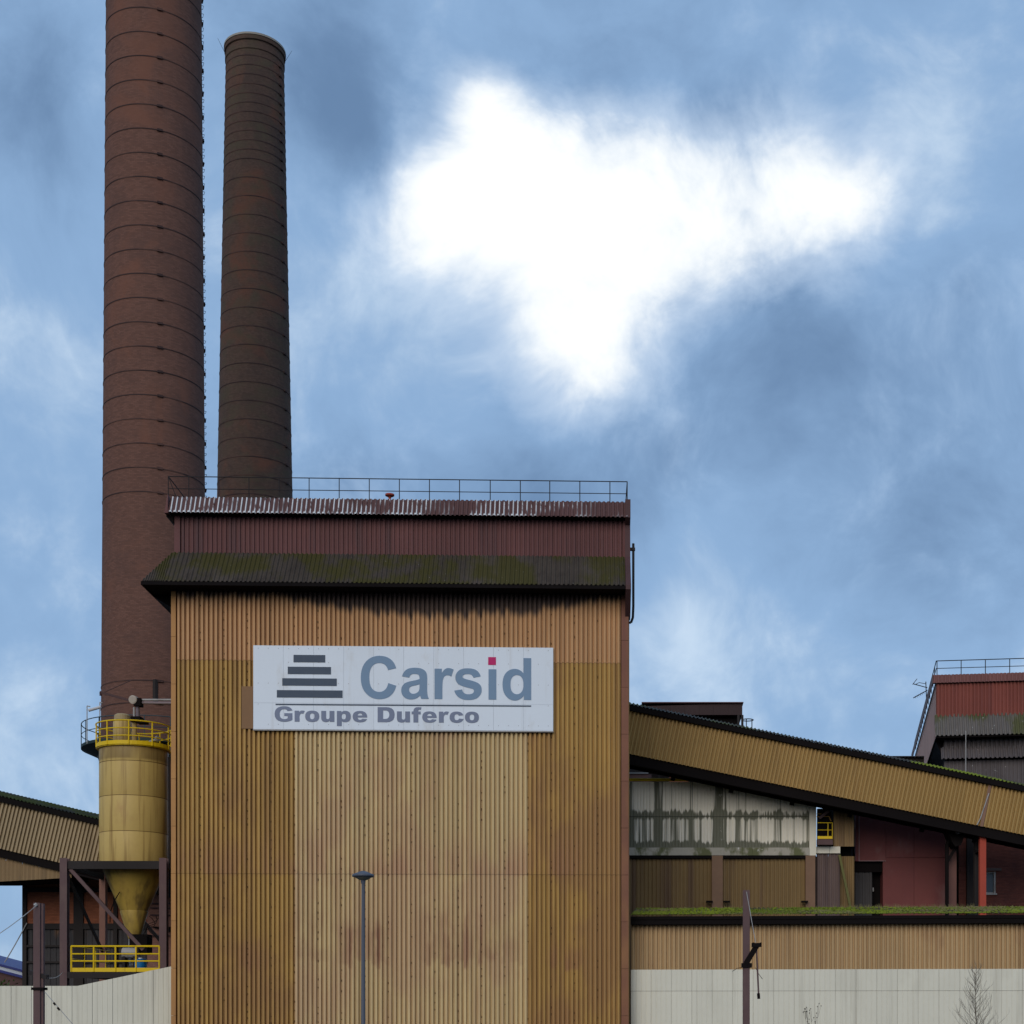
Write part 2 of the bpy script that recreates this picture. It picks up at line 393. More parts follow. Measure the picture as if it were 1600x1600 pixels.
# corner trims, made of short folded pieces
zz = .02; k = 0
while zz < z_wall:
    h = min(2.05, z_wall + .1 - zz)
    MB().box(-.0, tl - .02, -.18 - .004 * (k % 2), .3, zz, zz + h - .012).build('corner_trim', M['trim_l'], tw)
    MB().box(tr + .02, W, -.18 - .004 * (k % 2), .3, zz, zz + h - .012).build('corner_trim', M['trim_r'], tw)
    zz += h; k += 1
fx_ = MB(); nsh = max(1, round((tr - tl) / 1.0)); wsh = (tr - tl) / nsh
for i in range(1, nsh):
    zz = .3
    while zz < z_wall - .2:
        dy = 0 if zz < zB else (.016 if zz < zA else .032)
        x = tl + i * wsh + rnd.uniform(-.006, .006)
        if rnd.random() < .55: fx_.box(x - .017, x + .017, -.045 - dy, -.026 - dy, zz, zz + rnd.uniform(.04, .10))
        zz += rnd.uniform(.25, .5)
fx_.build('sheet_fixings', mat('rusty_fixings', (.10, .055, .028), .3, .9, spec=.05), tw)['kind'] = 'stuff'
# side and back walls
for nm, y0, y1, sd_ in (('side_cladding_sheet', .3, DEP, (W - .04, 1)), ('side_cladding_sheet', .3, DEP, (.04, -1))):
    clad(tw, nm, y0, y1, .05, z_red0, 0, .2, .085, M['ochre'], side=sd_)
# a brown repair plate beside the sign
px0, px1 = T.x(378, -.14), T.x(396, -.14)
MB().box(px0, px1, -.222, -.205, T.z(387, 1139, -.14), T.z(387, 1073, -.14)).build('repair_plate', mat('brown_plate', (.23, .125, .06), .15), tw)
# maroon attic wall
clad(tw, 'attic_sheet', .32, W - .25, z_red0 - .35, z_fas0 + .12, .2, .2, .06, M['maroon'])
MB().box(.06, .31, .1, .6, z_red0 - .3, z_fas0 + .1).build('corner_trim', M['maroon'], tw)
MB().box(W - .24, W - .02, .1, .6, z_red0 - .3, z_fas0 + .1).build('corner_trim', M['maroon'], tw)
clad(tw, 'side_attic_sheet', .6, DEP - .3, z_red0 - .35, z_fas0 + .12, 0, .2, .06, M['maroon'], side=(.1, -1))
# parapet fascia
xf0 = T.x(262, -.35)
clad(tw, 'fascia_sheet', xf0, W + .02, z_fas0, z_top, -.35, .2, .05, M['fascia'], groove=.3, web=.14, tilt=.4)
MB().box(xf0 + .02, W, -.33, .28, z_fas0 + .012, z_fas0 + .05).build('fascia_soffit', M['black'], tw)
MB().prism([(xf0 - .16, z_fas0), (xf0 - .01, z_fas0 - .0), (xf0 - .01, z_top), (xf0 - .03, z_top)], -.3, DEP).build('side_fascia', M['maroon'], tw)
MB().prism([(xf0 - .16, z_fas0 - .02), (xf0 - .16, z_fas0 - .06), (.05, z_fas0 - .35), (.05, z_fas0 - .02)][::-1], .0, DEP).build('side_soffit', M['black'], tw)
MB().box(.1, W - .02, .06, DEP, z_top - .08, z_top - .02).build('roof_deck', M['steel'], tw)
# canopy (pent roof) round the front and the left side
OV = .95
clad(tw, 'roof_sheet', 0, W - .16, z_eave, z_red0, -1.25, .2, .05, M['roof'], groove=.4, web=.2, tilt=1.3)
# hip corner: ribs cut off along the hip
mb = MB(); npt = 40
for i in range(npt):
    def pt(q, top):
        x = -OV + OV * q / npt; yy = -.05 * (1 if (q // 2) % 2 else 0); f = (q / npt) if top else 0
        return (x, -1.25 + 1.3 * f + yy * .6, z_eave + (z_red0 - z_eave) * f - yy * .6)
    mb.quad(pt(i, 0), pt(i + 1, 0), pt(i + 1, 1), pt(i, 1))
mb.build('hip_sheet', M['roof'], tw)
mb = MB().quad((-OV, -1.25, z_eave), (0, .05, z_red0), (0, DEP, z_red0), (-OV, DEP, z_eave)); mb.build('side_roof_slope', M['roof'], tw)
MB().box(-OV + .02, W - .18, -1.22, -.03, z_eave - .12, z_eave - .06).build('soffit', M['black'], tw)  # coloured black to stand in for the shade under the canopy
MB().box(-OV + .03, -.02, -.02, DEP, z_eave - .12, z_eave - .06).build('side_soffit', M['black'], tw)
MB().box(-OV, W - .17, -1.27, -1.22, z_eave - .16, z_eave - .01).build('eave_board', M['black'], tw)
MB().box(-OV - .03, -OV + .02, -1.27, DEP, z_eave - .16, z_eave - .01).build('eave_board', M['black'], tw)
MB().prism([(-OV, z_eave - .17), (-.0, z_eave - .75), (-.0, z_eave - .17)], .5, DEP).build('side_bracket_casing', M['black'], tw)
# verge casing on the right end
v = [(-.36, z_top), (-.36, z_fas0), (.1, z_fas0 - .2), (-.05, z_red0), (-1.27, z_eave + .03), (-1.27, z_eave - .16), (-.2, T.z(980, 965)), (.5, T.z(980, 965)), (.5, z_top)]
mb = MB(); n = len(v)
mb.v = [(W - .15, y, z) for y, z in v] + [(W + .08, y, z) for y, z in v]
mb.f = [tuple(range(n))[::-1], tuple(n + i for i in range(n))] + [(i, (i + 1) % n, n + (i + 1) % n, n + i) for i in range(n)]
mb.build('verge_casing', mat('dark_maroon_casing', (.07, .032, .032), .2), tw)
# drain pipe on the right
xp = W + .22
MB().path([(xp, .3, T.z(989, 846)), (xp, .3, T.z(989, 945)), (xp - .02, .3, T.z(988, 962)), (xp - .1, .3, T.z(986, 970)), (xp - .25, .3, T.z(984, 970))], .055, 8).build('drain_pipe', M['steel'], tw)
MB().box(xp - .22, xp + .08, .22, .38, T.z(989, 857), T.z(989, 853)).build('pipe_clamp', M['steel'], tw)
# roof railing
ryd = .35
xs = [T.x(p, ryd) for p in (295, 342, 389, 436, 483, 530, 577, 624, 671, 718, 766, 813, 859, 906, 953, 980)]
xl = T.x(263, ryd); hr = T.z(620, 748.5, ryd) - (z_top - .05); zb = z_top - .05
rl = railing(tw, 'roof_railing', [(xl, ryd, zb), (xs[-1], ryd, zb)], hr, [(x, ryd, zb) for x in [xl] + xs], M['rail'], r=.021)
MB().tube((xl, ryd, zb + hr), (xl + .4, ryd, zb), .018).build('brace', M['rail'], rl)
for x in (xl, xs[-1]):
    r2 = MB().path([(x, ryd, zb + hr), (x, DEP - .5, zb + hr)], .021).build('return_rail', M['rail'], rl)
vx = T.x(609, .3)
MB().lathe([(.05, z_top - .05), (.05, z_top + .16), (.08, z_top + .2), (.2, z_top + .26), (.2, z_top + .32), (.0, z_top + .33)], 14, vx, .3).build('roof_vent', M['red_steel'], tw)

# ================================================================== SIGN
SD = -.28
sg = empty('sign_board', T.o + T.ex * T.x(630, SD) + T.ey * SD + Vector((0, 0, T.z(630, 1141, SD))), T.a)
tag(sg, 'long white sign reading Carsid Groupe Duferco on the ochre tower', 'sign')
sx = lambda px: T.x(px, SD) - T.x(630, SD)
SZ0 = T.z(630, 1141, SD)
PXM = T.x(631, SD) - T.x(630, SD)                      # metres per photo pixel on the sign
sz = lambda py, px=630: T.z(630, py - (px - 630) * .005, SD) - SZ0
M['sign'] = mat('sign_white', (.68, .735, .80), .03, .45, streak=((.50, .49, .48), .4, 2.6, .55), blotch=((.52, .50, .47), .4, .8, .58), obj_var=.012)
M['slate'] = mat('slate_print', (.045, .068, .105), .05, .5, obj_var=0)
M['blue'] = mat('steel_blue_print', (.165, .255, .37), .05, .5, obj_var=0)
M['gray'] = mat('grey_violet_print', (.17, .20, .285), .08, .5, obj_var=0)
M['pink'] = mat('magenta_print', (.48, .003, .115), .03, .5, obj_var=0)
X0, X1 = sx(396), sx(864.5); Z1 = sz(1010.5); zs_ = sz(1100)
nP = 10; pw = (X1 - X0) / nP
for i in range(nP):
    for a, b in ((0, zs_), (zs_, Z1)):
        MB().box(X0 + i * pw + .003, X0 + (i + 1) * pw - .003, -.045 - .003 * rnd.random(), .06, a + .003, b - .003).build('panel', M['sign'], sg)
MB().box(X0 + .02, X1 - .02, .06, .11, .04, Z1 - .04).build('backing_frame', M['steel'], sg)
MB().box(X0 - .01, X1 + .01, -.05, .07, -.05, -.004).build('edge_strip', M['grey'], sg)
rv = MB()
for i in range(nP * 3):
    for fz in (.06, .30, .55, .80, .965):
        if rnd.random() < .7:
            x = X0 + (i + .5) * pw / 3; z = fz * Z1
            rv.tube((x, -.047, z), (x, -.056, z), .016, n=5)
rv.build('rivets', mat('rivet_dirt', (.30, .29, .29)), sg)['kind'] = 'stuff'
GL = {
 'C': "1087 539 L 1374 448 Q 1308 208 1154.5 91.5 Q 1001 -25 765 -25 Q 473 -25 285 174.5 Q 97 374 97 720 Q 97 1086 286 1288.5 Q 475 1491 783 1491 Q 1052 1491 1220 1332 Q 1320 1238 1370 1062 L 1077 992 Q 1051 1106 968.5 1172 Q 886 1238 768 1238 Q 605 1238 503.5 1121 Q 402 1004 402 742 Q 402 464 502 346 Q 602 228 762 228 Q 880 228 965 303 Q 1050 378 1087 539",
 'a': "357 738 L 102 784 Q 145 938 250 1012 Q 355 1086 562 1086 Q 750 1086 842 1041.5 Q 934 997 971.5 928.5 Q 1009 860 1009 677 L 1006 349 Q 1006 209 1019.5 142.5 Q 1033 76 1070 0 L 792 0 Q 781 28 765 83 L 755 116 Q 683 46 601 11 Q 519 -24 426 -24 Q 262 -24 167.5 65 Q 73 154 73 290 Q 73 380 116 450.5 Q 159 521 236.5 558.5 Q 314 596 460 624 Q 657 661 733 693 L 733 721 Q 733 802 693 836.5 Q 653 871 542 871 Q 467 871 425 841.5 Q 383 812 357 738 M 733 510 Q 679 492 562 467 Q 445 442 409 418 Q 354 379 354 319 Q 354 260 398 217 Q 442 174 510 174 Q 586 174 655 224 Q 706 262 722 317 Q 733 353 733 454",
 'r': "416 0 L 135 0 L 135 1062 L 396 1062 L 396 911 Q 463 1018 516.5 1052 Q 570 1086 638 1086 Q 734 1086 823 1033 L 736 788 Q 665 834 604 834 Q 545 834 504 801.5 Q 463 769 439.5 684 Q 416 599 416 328",
 's': "48 303 L 330 346 Q 348 264 403 221.5 Q 458 179 557 179 Q 666 179 721 219 Q 758 247 758 294 Q 758 326 738 347 Q 717 367 644 384 Q 304 459 213 521 Q 87 607 87 760 Q 87 898 196 992 Q 305 1086 534 1086 Q 752 1086 858 1015 Q 964 944 1004 805 L 739 756 Q 722 818 674.5 851 Q 627 884 539 884 Q 428 884 380 853 Q 348 831 348 796 Q 348 766 376 745 Q 414 717 638.5 666 Q 863 615 952 541 Q 1040 466 1040 332 Q 1040 186 918 81 Q 796 -24 557 -24 Q 340 -24 213.5 64 Q 87 152 48 303",
 'i': "147 0 L 428 0 L 428 1062 L 147 1062",
 'd': "1120 0 L 859 0 L 859 156 Q 794 65 705.5 20.5 Q 617 -24 527 -24 Q 344 -24 213.5 123.5 Q 83 271 83 535 Q 83 805 210 945.5 Q 337 1086 531 1086 Q 709 1086 839 938 L 839 1466 L 1120 1466 M 370 554 Q 370 384 417 308 Q 485 198 607 198 Q 704 198 772 280.5 Q 840 363 840 527 Q 840 710 774 790.5 Q 708 871 605 871 Q 505 871 437.5 791.5 Q 370 712 370 554",
 'GG': "1480 820 L 850 820 L 850 540 L 1120 540 L 1120 330 Q 980 240 850 240 Q 480 240 480 735 Q 480 1210 850 1210 Q 1040 1210 1095 1020 L 1480 1095 Q 1370 1491 845 1491 Q 90 1491 90 735 Q 90 -25 850 -25 Q 1200 -25 1480 170",
 'gr': "100 0 L 100 1062 L 450 1062 L 450 890 Q 520 1086 700 1086 Q 800 1086 890 1040 L 780 760 Q 715 790 650 790 Q 480 790 480 450 L 480 0",
 'go': "610 -24 Q 1165 -24 1165 531 Q 1165 1086 610 1086 Q 55 1086 55 531 Q 55 -24 610 -24 M 610 240 Q 430 240 430 531 Q 430 822 610 822 Q 790 822 790 531 Q 790 240 610 240",
 'gu': "1130 1062 L 750 1062 L 750 480 Q 750 265 610 265 Q 480 265 480 450 L 480 1062 L 100 1062 L 100 380 Q 100 -24 460 -24 Q 660 -24 775 130 L 775 0 L 1130 0",
 'gp': "100 -400 L 480 -400 L 480 80 Q 580 -24 740 -24 Q 1190 -24 1190 540 Q 1190 1086 745 1086 Q 570 1086 455 935 L 455 1062 L 100 1062 M 480 525 Q 480 250 640 250 Q 805 250 805 530 Q 805 805 645 805 Q 480 805 480 525",
 'ge': "1220 450 L 460 450 Q 480 220 660 220 Q 780 220 840 320 L 1200 285 Q 1080 -24 660 -24 Q 75 -24 75 530 Q 75 1086 650 1086 Q 1220 1086 1220 450 M 830 640 Q 815 850 655 850 Q 485 850 462 640",
 'gD': "110 0 L 110 1466 L 790 1466 Q 1450 1466 1450 745 Q 1450 0 800 0 M 540 320 L 540 1146 L 690 1146 Q 1030 1146 1030 735 Q 1030 320 700 320",
 'gf': "170 0 L 170 790 L 30 790 L 30 1062 L 170 1062 Q 170 1491 540 1491 Q 680 1491 800 1465 L 760 1230 Q 700 1240 650 1240 Q 550 1240 550 1120 L 550 1062 L 740 1062 L 740 790 L 550 790 L 550 0",
 'gc': "820 400 L 1180 360 Q 1070 -24 640 -24 Q 75 -24 75 525 Q 75 1086 640 1086 Q 1060 1086 1160 730 L 800 685 Q 770 820 640 820 Q 455 820 455 530 Q 455 245 640 245 Q 780 245 820 400",
}
def outlines(s):
    loops = []
    for part in s.split('M'):
        tk = part.split(); pts = [(float(tk[0]), float(tk[1]))]; i = 2
        while i < len(tk):
            if tk[i] == 'L': pts.append((float(tk[i + 1]), float(tk[i + 2]))); i += 3
            else:
                x0, y0 = pts[-1]; cx, cy, x1, y1 = map(float, tk[i + 1:i + 5]); i += 5
                for k in range(1, 6):
                    t = k / 5; pts.append(((1 - t) ** 2 * x0 + 2 * t * (1 - t) * cx + t * t * x1, (1 - t) ** 2 * y0 + 2 * t * (1 - t) * cy + t * t * y1))
        if abs(pts[0][0] - pts[-1][0]) + abs(pts[0][1] - pts[-1][1]) < 1: pts.pop()
        loops.append(pts)
    return loops
def letter(key, x, z, s, sxx, m):
    cu = bpy.data.curves.new('letter', 'CURVE'); cu.dimensions = '2D'; cu.fill_mode = 'BOTH'; cu.extrude = .006
    for lp in outlines(GL[key]):
        sp = cu.splines.new('POLY'); sp.points.add(len(lp) - 1); sp.use_cyclic_u = True
        for p, (a, b) in zip(sp.points, lp): p.co = (a * sxx, b * s, 0, 1)
    tmp = bpy.data.objects.new('letter_outline', cu); col.objects.link(tmp)
    me = bpy.data.meshes.new_from_object(tmp.evaluated_get(bpy.context.evaluated_depsgraph_get()))
    bpy.data.objects.remove(tmp); bpy.data.curves.remove(cu)
    me.materials.clear(); me.materials.append(m); me.name = 'letter'
    return link('letter', me, sg, (x, -.056, z), (R(90), 0, R(0)))
# big word
adv = {'C': 1479, 'a': 1139, 'r': 797, 's': 1139, 'i': 569, 'd': 1251}
s_ = (sz(1027) - sz(1092.5)) / 1466; kx = (sx(830) - sx(564)) / 6146; pen = sx(564) - 97 * kx
zb_ = sz(1092)
for i, ch in enumerate('Carsid'):
    letter(ch, pen, zb_ - .004 * i, s_, kx, M['blue'])
    if ch == 'i':
        MB().box(pen + 135 * kx, pen + 415 * kx, -.062, -.05, zb_ + 1200 * s_, zb_ + 1475 * s_).build('letter_dot', M['pink'], sg)
    pen += adv[ch] * kx
gadv = {'GG': 1560, 'gr': 870, 'go': 1220, 'gu': 1230, 'gp': 1265, 'ge': 1290, ' ': 640, 'gD': 1530, 'gf': 790, 'gc': 1230}
seq = ['GG', 'gr', 'go', 'gu', 'gp', 'ge', ' ', 'gD', 'gu', 'gf', 'ge', 'gr', 'gc', 'go']
tot = sum(gadv[c] for c in seq) - 90 - 55
kx = (sx(748.5) - sx(429.5)) / tot; s_ = (sz(1105.5) - sz(1129)) / 1466; pen = sx(429.5) - 90 * kx; zb_ = sz(1129)
for i, c in enumerate(seq):
    if c != ' ': letter(c, pen, zb_, s_, kx, M['gray'])
    pen += gadv[c] * kx
MB().box(sx(431), sx(830), -.061, -.05, sz(1103.3), sz(1101.3)).build('rule_line', M['slate'], sg)
for a, b, y0, y1 in ((459, 508.5, 1025, 1036.5), (450, 517.5, 1043.5, 1055), (441.5, 526.5, 1061.5, 1073), (433, 535.5, 1080, 1091.5)):
    MB().box(sx(a), sx(b), -.062, -.05, sz(y1), sz(y0)).build('logo_bar', M['slate'], sg)

# ================================================================== CHIMNEYS
M['band'] = mat('rusted_band', (.048, .031, .030), .15, .8, spec=.1, blotch=((.10, .055, .045), .8, .5, .46))
def chimney(name, label, px, Y, zr, z_top, mt, bands, clamp_angles, cap):
    c = at(px, HY, Y); rad = lambda z: zr[1] + (zr[0] - z) * zr[2]
    root = tag(empty(name, (c.x, c.y, 0)), label, 'chimney')
    va = math.atan2(-c.y, -c.x)                          # direction from the shaft back to the viewer
    prof = [(rad(z_top * k / 30), z_top * k / 30) for k in range(31)]
    if cap:
        rt = rad(z_top); prof = [p for p in prof if p[1] < z_top - 1.2]
        prof += [(rad(z_top - 1.15), z_top - 1.15), (rt + .08, z_top - 1.1), (rt + .08, z_top - .8), (rt + .02, z_top - .78), (rt + .02, z_top - .5), (rt + .12, z_top - .45), (rt + .12, z_top - .12)]
    prof += [(prof[-1][0] - .5, prof[-1][1] + .01), (prof[-1][0] - .55, prof[-1][1] - 6)]
    sh = MB().lathe(prof, 96, uv=True, a0=va - math.pi, a1=va + math.pi).build('shaft', mt, root, smooth=True)
    sh.data.set_sharp_from_angle(angle=R(40)) if hasattr(sh.data, 'set_sharp_from_angle') else None
    for z in bands:
        r = rad(z) + .012
        b = MB().lathe([(r - .03, z - .028), (r + .008, z - .028), (r + .008, z + .028), (r - .03, z + .028)], 72).build('steel_band', M['band'], root)
        for ca in clamp_angles:
            t = va + ca; q = Vector((math.cos(t), math.sin(t), 0)); s = Vector((-q.y, q.x, 0)); p = q * (r + .03) + Vector((0, 0, z))
            MB().beam(p - s * .15, p + s * .15, .09, .12).build('clamp', M['band'], b)
    return root, rad, va, c
Y1 = 90
zf = lambda y: EYE + (HY - y) / F * (Y1 * 1.0 - 2.75)
bands1 = [zf(769 - 37.95 * k) for k in range(0, 27)] + [zf(1064), zf(1099)]
ch1, rad1, va1, c1 = chimney('brick_chimney', 'wider red brick chimney running off the top of the picture, left of the tower', 241, Y1, (33.6, 2.86, .0066), 78, M['brick1'], bands1, (.11, 1.62, math.pi), False)
# climbing irons up the right side of the shaft
ir = MB()
z = 30.0
while z < 77:
    t = va1 + 1.66; r = rad1(z); q = Vector((math.cos(t), math.sin(t), 0)); s = Vector((-q.y, q.x, 0)); o_ = Vector((0, 0, z + rnd.uniform(-.05, .05)))
    ir.path([q * (r - .02) - s * .17 + o_, q * (r + .10) - s * .17 + o_, q * (r + .10) + s * .17 + o_, q * (r - .02) + s * .17 + o_], .014, 4)
    z += .42
ir.build('climbing_irons', M['rail'], ch1)
# service walkway round the lower shaft
zd = EYE + (HY - 1172) / F * Y1; ro = 4.05
MB().lathe([(2.95, zd - 1.1), (ro - .9, zd - .55), (ro, zd - .16), (ro, zd), (2.95, zd + .001)], 48).build('walkway_deck', mat('dark_green_steel', (.02, .035, .032), .2), ch1)
M['green_rail'] = mat('green_grey_rail', (.04, .065, .075), .1)
ring = lambda r, z, n=48: [(r * math.cos(2 * math.pi * k / n), r * math.sin(2 * math.pi * k / n), z) for k in range(n + 1)]
railing(ch1, 'walkway_railing', ring(ro - .03, zd), 1.25, ring(ro - .03, zd, 18)[:-1], M['green_rail'], mids=(.5,), r=.028)
MB().tube((2.9 * math.cos(va1 + .02), 2.9 * math.sin(va1 + .02), zf(1100)), (2.9 * math.cos(va1 + .02), 2.9 * math.sin(va1 + .02), zf(1062)), .16).build('cable_duct', M['steel'], ch1)

Y2 = 112
z2 = lambda y: EYE + (HY - y) / F * (Y2 - 2.4)
b2 = [z2(245 + 29.35 * k) for k in range(0, 19)] + [z2(245 - 14.9 * k) for k in range(1, 12)]
ch2, rad2, va2, c2 = chimney('brick_chimney', 'narrower sooty brown chimney with its rounded top rim in view', 398.5, Y2, (41.4, 2.65, .0195), EYE + 1521 / F * Y2, M['brick2'], b2, (.98, -2.2), True)
zt2 = EYE + 1521 / F * Y2
for a, ln, lean in ((-1.75, 1.1, .55), (2.4, 1.4, .05), (1.75, 1.0, .55)):
    t = va2 + a; q = Vector((math.cos(t), math.sin(t), 0)); r = rad2(zt2) + .1
    MB().tube(q * r + Vector((0, 0, zt2 - .3)), q * (r + lean) + Vector((0, 0, zt2 - .3 + ln)), .018, .008).build('lightning_rod', M['rail'], ch2)
MB().lathe([(rad2(zt2) + .16, zt2 - .16), (rad2(zt2) + .16, zt2 - .02), (rad2(zt2) - .3, zt2 + .02)], 72).build('rim', mat('pale_rim', (.30, .27, .23), .2), ch2)

# tube lamp on its pole frame, standing on the chimney walkway
tl_o = at(146, HY, 86.6)
lm = tag(empty('tube_light', (tl_o.x, tl_o.y, zd)), 'white tube light on a thin pole frame on the chimney walkway, left of the chimney', 'lamp')
q = lambda px, py: at(px, py, 86.6) - Vector((tl_o.x, tl_o.y, zd))
MB().path([q(136, 1162), q(136, 1103), q(141, 1104)], .03).build('pole', M['grey'], lm)
MB().path([q(156, 1160), q(156, 1097.5), q(160, 1098.5)], .03).build('pole', M['grey'], lm)
MB().tube(q(138.5, 1110), q(158, 1104.5), .085, n=10).build('tube', mat('tube_grey', (.5, .5, .52), .1), lm)

# ================================================================== YELLOW SILO
YS = 74.0; sc_ = at(209.5, HY, YS); RS = 1.60
si = tag(empty('storage_silo', (sc_.x, sc_.y, 0)), 'yellow cylindrical silo with hopper cone on a dark steel frame left of the tower', 'silo')
ysf = YS - RS * .95
zS = lambda y, Y=None: EYE + (HY - y) / F * (Y or ysf)
M['silo'] = mat('silo_yellow', (.53, .37, .12), .08, .5, streak=((.24, .14, .04), .75, 3.4, .46), blotch=((.40, .22, .08), .5, .6, .52), obj_var=.03,
                bands=((zS(1183), zS(1150), .9, (.13, .08, .03), .6, .30),))
cuts = [1346, 1298, 1242, 1188, 1164]
for a, b in zip(cuts, cuts[1:]):
    MB().lathe([(RS - .006, zS(a)), (RS, zS(a) + .02), (RS, zS(b) - .02), (RS - .006, zS(b))], 64).build('shell_ring', M['silo'], si, smooth=True)
    MB().lathe([(RS - .02, zS(a) - .016), (RS + .004, zS(a) - .012), (RS + .004, zS(a) + .012), (RS - .02, zS(a) + .016)], 64).build('weld_seam', mat('seam', (.12, .07, .025)) if 'seam' not in bpy.data.materials else bpy.data.materials['seam'], si)
zc0, zc1, zc2 = zS(1344), zS(1425, YS), zS(1467, YS)
M['cone'] = mat('hopper_yellow', (.40, .27, .055), .15, .5, streak=((.12, .08, .03), .85, 1.6, .46), blotch=((.2, .12, .04), .6, .8, .5))
MB().lathe([(RS - .01, zc0), (.62, zc1)], 48).build('hopper_cone', M['cone'], si, smooth=True)
MB().lathe([(.64, zc1 + .05), (.66, zc1), (.27, zc2)], 32).build('hopper_outlet', M['cone'], si, smooth=True)
MB().box(-.1, .75, -.4, .4, zc2 - .75, zc2 + .2).build('valve_box', M['black'], si)
MB().lathe([(.22, zc2 - 1.3), (.26, zc2 - .7), (.26, zc2)], 16).build('discharge_spout', M['grey'], si)
MB().path([(1.72, -.1, zS(1175)), (1.74, -.1, zS(1300)), (1.72, -.15, zS(1352))], .06, 8).build('riser_pipe', M['steel'], si)
MB().path([(-.35, -1.0, zS(1392)), (-.62, -1.05, zS(1408)), (-.8, -1.0, zS(1424)), (-.85, -.9, zS(1440))], .025).build('hose', M['black'], si)
hz = MB()
for k in range(3):
    pts = [(.95 + .28 * math.sin(t * .55 + k) + .1 * k, -.7, zS(1432, 72.8) - .10 * t + .06 * math.cos(t + k)) for t in range(11)]
    hz.path(pts, .018, 4)
hz.build('cables', M['black'], si)
# top deck, filter, railing
zt = zS(1164); MB().lathe([(0, zt - .02), (RS + .1, zt - .02), (RS + .1, zt + .05), (0, zt + .05)], 48).build('top_deck', M['yellow'], si)
rt = RS + .14
NS = 10; va = math.atan2(-sc_.y, -sc_.x)
pr = [(rt * math.cos(va + R(72 * (k - .22)) / 2), rt * math.sin(va + R(72 * (k - .22)) / 2), zt + .02) for k in range(NS)]
railing(si, 'top_railing', ring(rt, zt + .02), 1.12, pr, M['yellow'], mids=(.36, .68), r=.036, toe=.18)
fx = (190 - 209.5) / F * YS
MB().lathe([(.42, zt), (.42, zS(1128, YS)), (.36, zS(1126, YS))], 20, fx, .1).build('filter_drum', M['silo'], si, smooth=True)
MB().lathe([(.3, zS(1126, YS)), (.38, zS(1125, YS)), (.38, zS(1118, YS)), (.28, zS(1115.5, YS)), (0, zS(1115, YS))], 20, fx, .1).build('filter_cap', mat('filter_cap_tan', (.35, .27, .15)), si)
MB().tube((.9, -.5, zt + .35), (1.35, -.7, zt + .42), .05, n=8).tube((1.3, -.7, zt + .42), (1.42, -.75, zt + .45), .14, n=10).build('hatch_lever', M['grey'], si)
# support frame
Yf, Yb = 72.0, 77.2
lx = lambda px, Y: (px - CX) / F * Y - sc_.x
fy, by = Yf - YS, Yb - YS
zbm0, zbm1 = zS(1358, Yf), zS(1345.5, Yf)
XL, XR = lx(101, Yf), lx(256, Yf)
for x, y in ((XL, fy), (XR, fy)):
    MB().ibeam(x, y, 0, zS(1341, Yf), .34, .34).build('column', M['purple'], si)
M['back_col'] = mat('rusty_primer_column', (.22, .105, .075), .2)
for x in (XL, XR):
    MB().box(x - .15, x + .15, by - .17, by + .17, 0, zbm1).build('column', M['back_col'], si)
MB().box(XL + .18, XR - .18, fy - .1, fy + .1, zbm0, zbm1).build('beam', M['steel'], si)
MB().box(XL + .18, XR - .18, by - .1, by + .1, zbm0, zbm1).build('beam', M['steel'], si)
for x in (XL, XR): MB().box(x - .1, x + .1, fy + .18, by - .18, zbm0, zbm1 - .01).build('beam', M['steel'], si)
MB().lathe([(RS - .25, zbm0 + .12), (RS + .5, zbm0 + .12), (RS + .5, zbm1 - .03), (RS - .25, zbm1 - .03)], 40).build('ring_girder', M['steel'], si)
pB = lambda px, py, Y: (lx(px, Y), Y - YS, zS(py, Y))
MB().beam(pB(110, 1358, Yf), pB(224, 1484, Yf), .12, .16).build('brace', M['purple'], si)
MB().beam(pB(160, 1362, Yb), pB(262, 1484, Yb), .12, .14).build('brace', M['steel'], si)
MB().beam((XL, fy + .2, zS(1362, Yf)), (XL, by, zS(1490, Yb)), .1, .14).build('brace', M['steel'], si)
# operating platform with yellow railing
zp = zS(1518.5, Yf - .1)
MB().box(XL + .2, XR - .1, fy - .15, by - .3, zp - .22, zp).build('platform', M['steel'], si)
MB().box(XL + .2, XR - .1, fy - .2, fy - .14, zp - .3, zp - .03).build('platform_edge', M['steel'], si)
Yr = Yf - .15; ry = Yr - YS
pxs = (111.5, 146.5, 180.5, 212.5, 249)
rpts = [(lx(111, Yr), ry, zp), (lx(249.5, Yr), ry, zp)]
railing(si, 'platform_railing', rpts, zS(1478.5, Yr) - zp, [(lx(p, Yr), ry, zp) for p in pxs], M['yellow'], mids=(.7, .42), r=.045, toe=.19)
rp2 = [(lx(114, Yr), ry, zp), (lx(114, Yr), by - .4, zp)]
railing(si, 'platform_railing', rp2, zS(1478.5, Yr) - zp, [(rp2[0][0], ry + d, zp) for d in (1.5, 3.0, 4.4)], M['yellow'], mids=(.5,), r=.026)
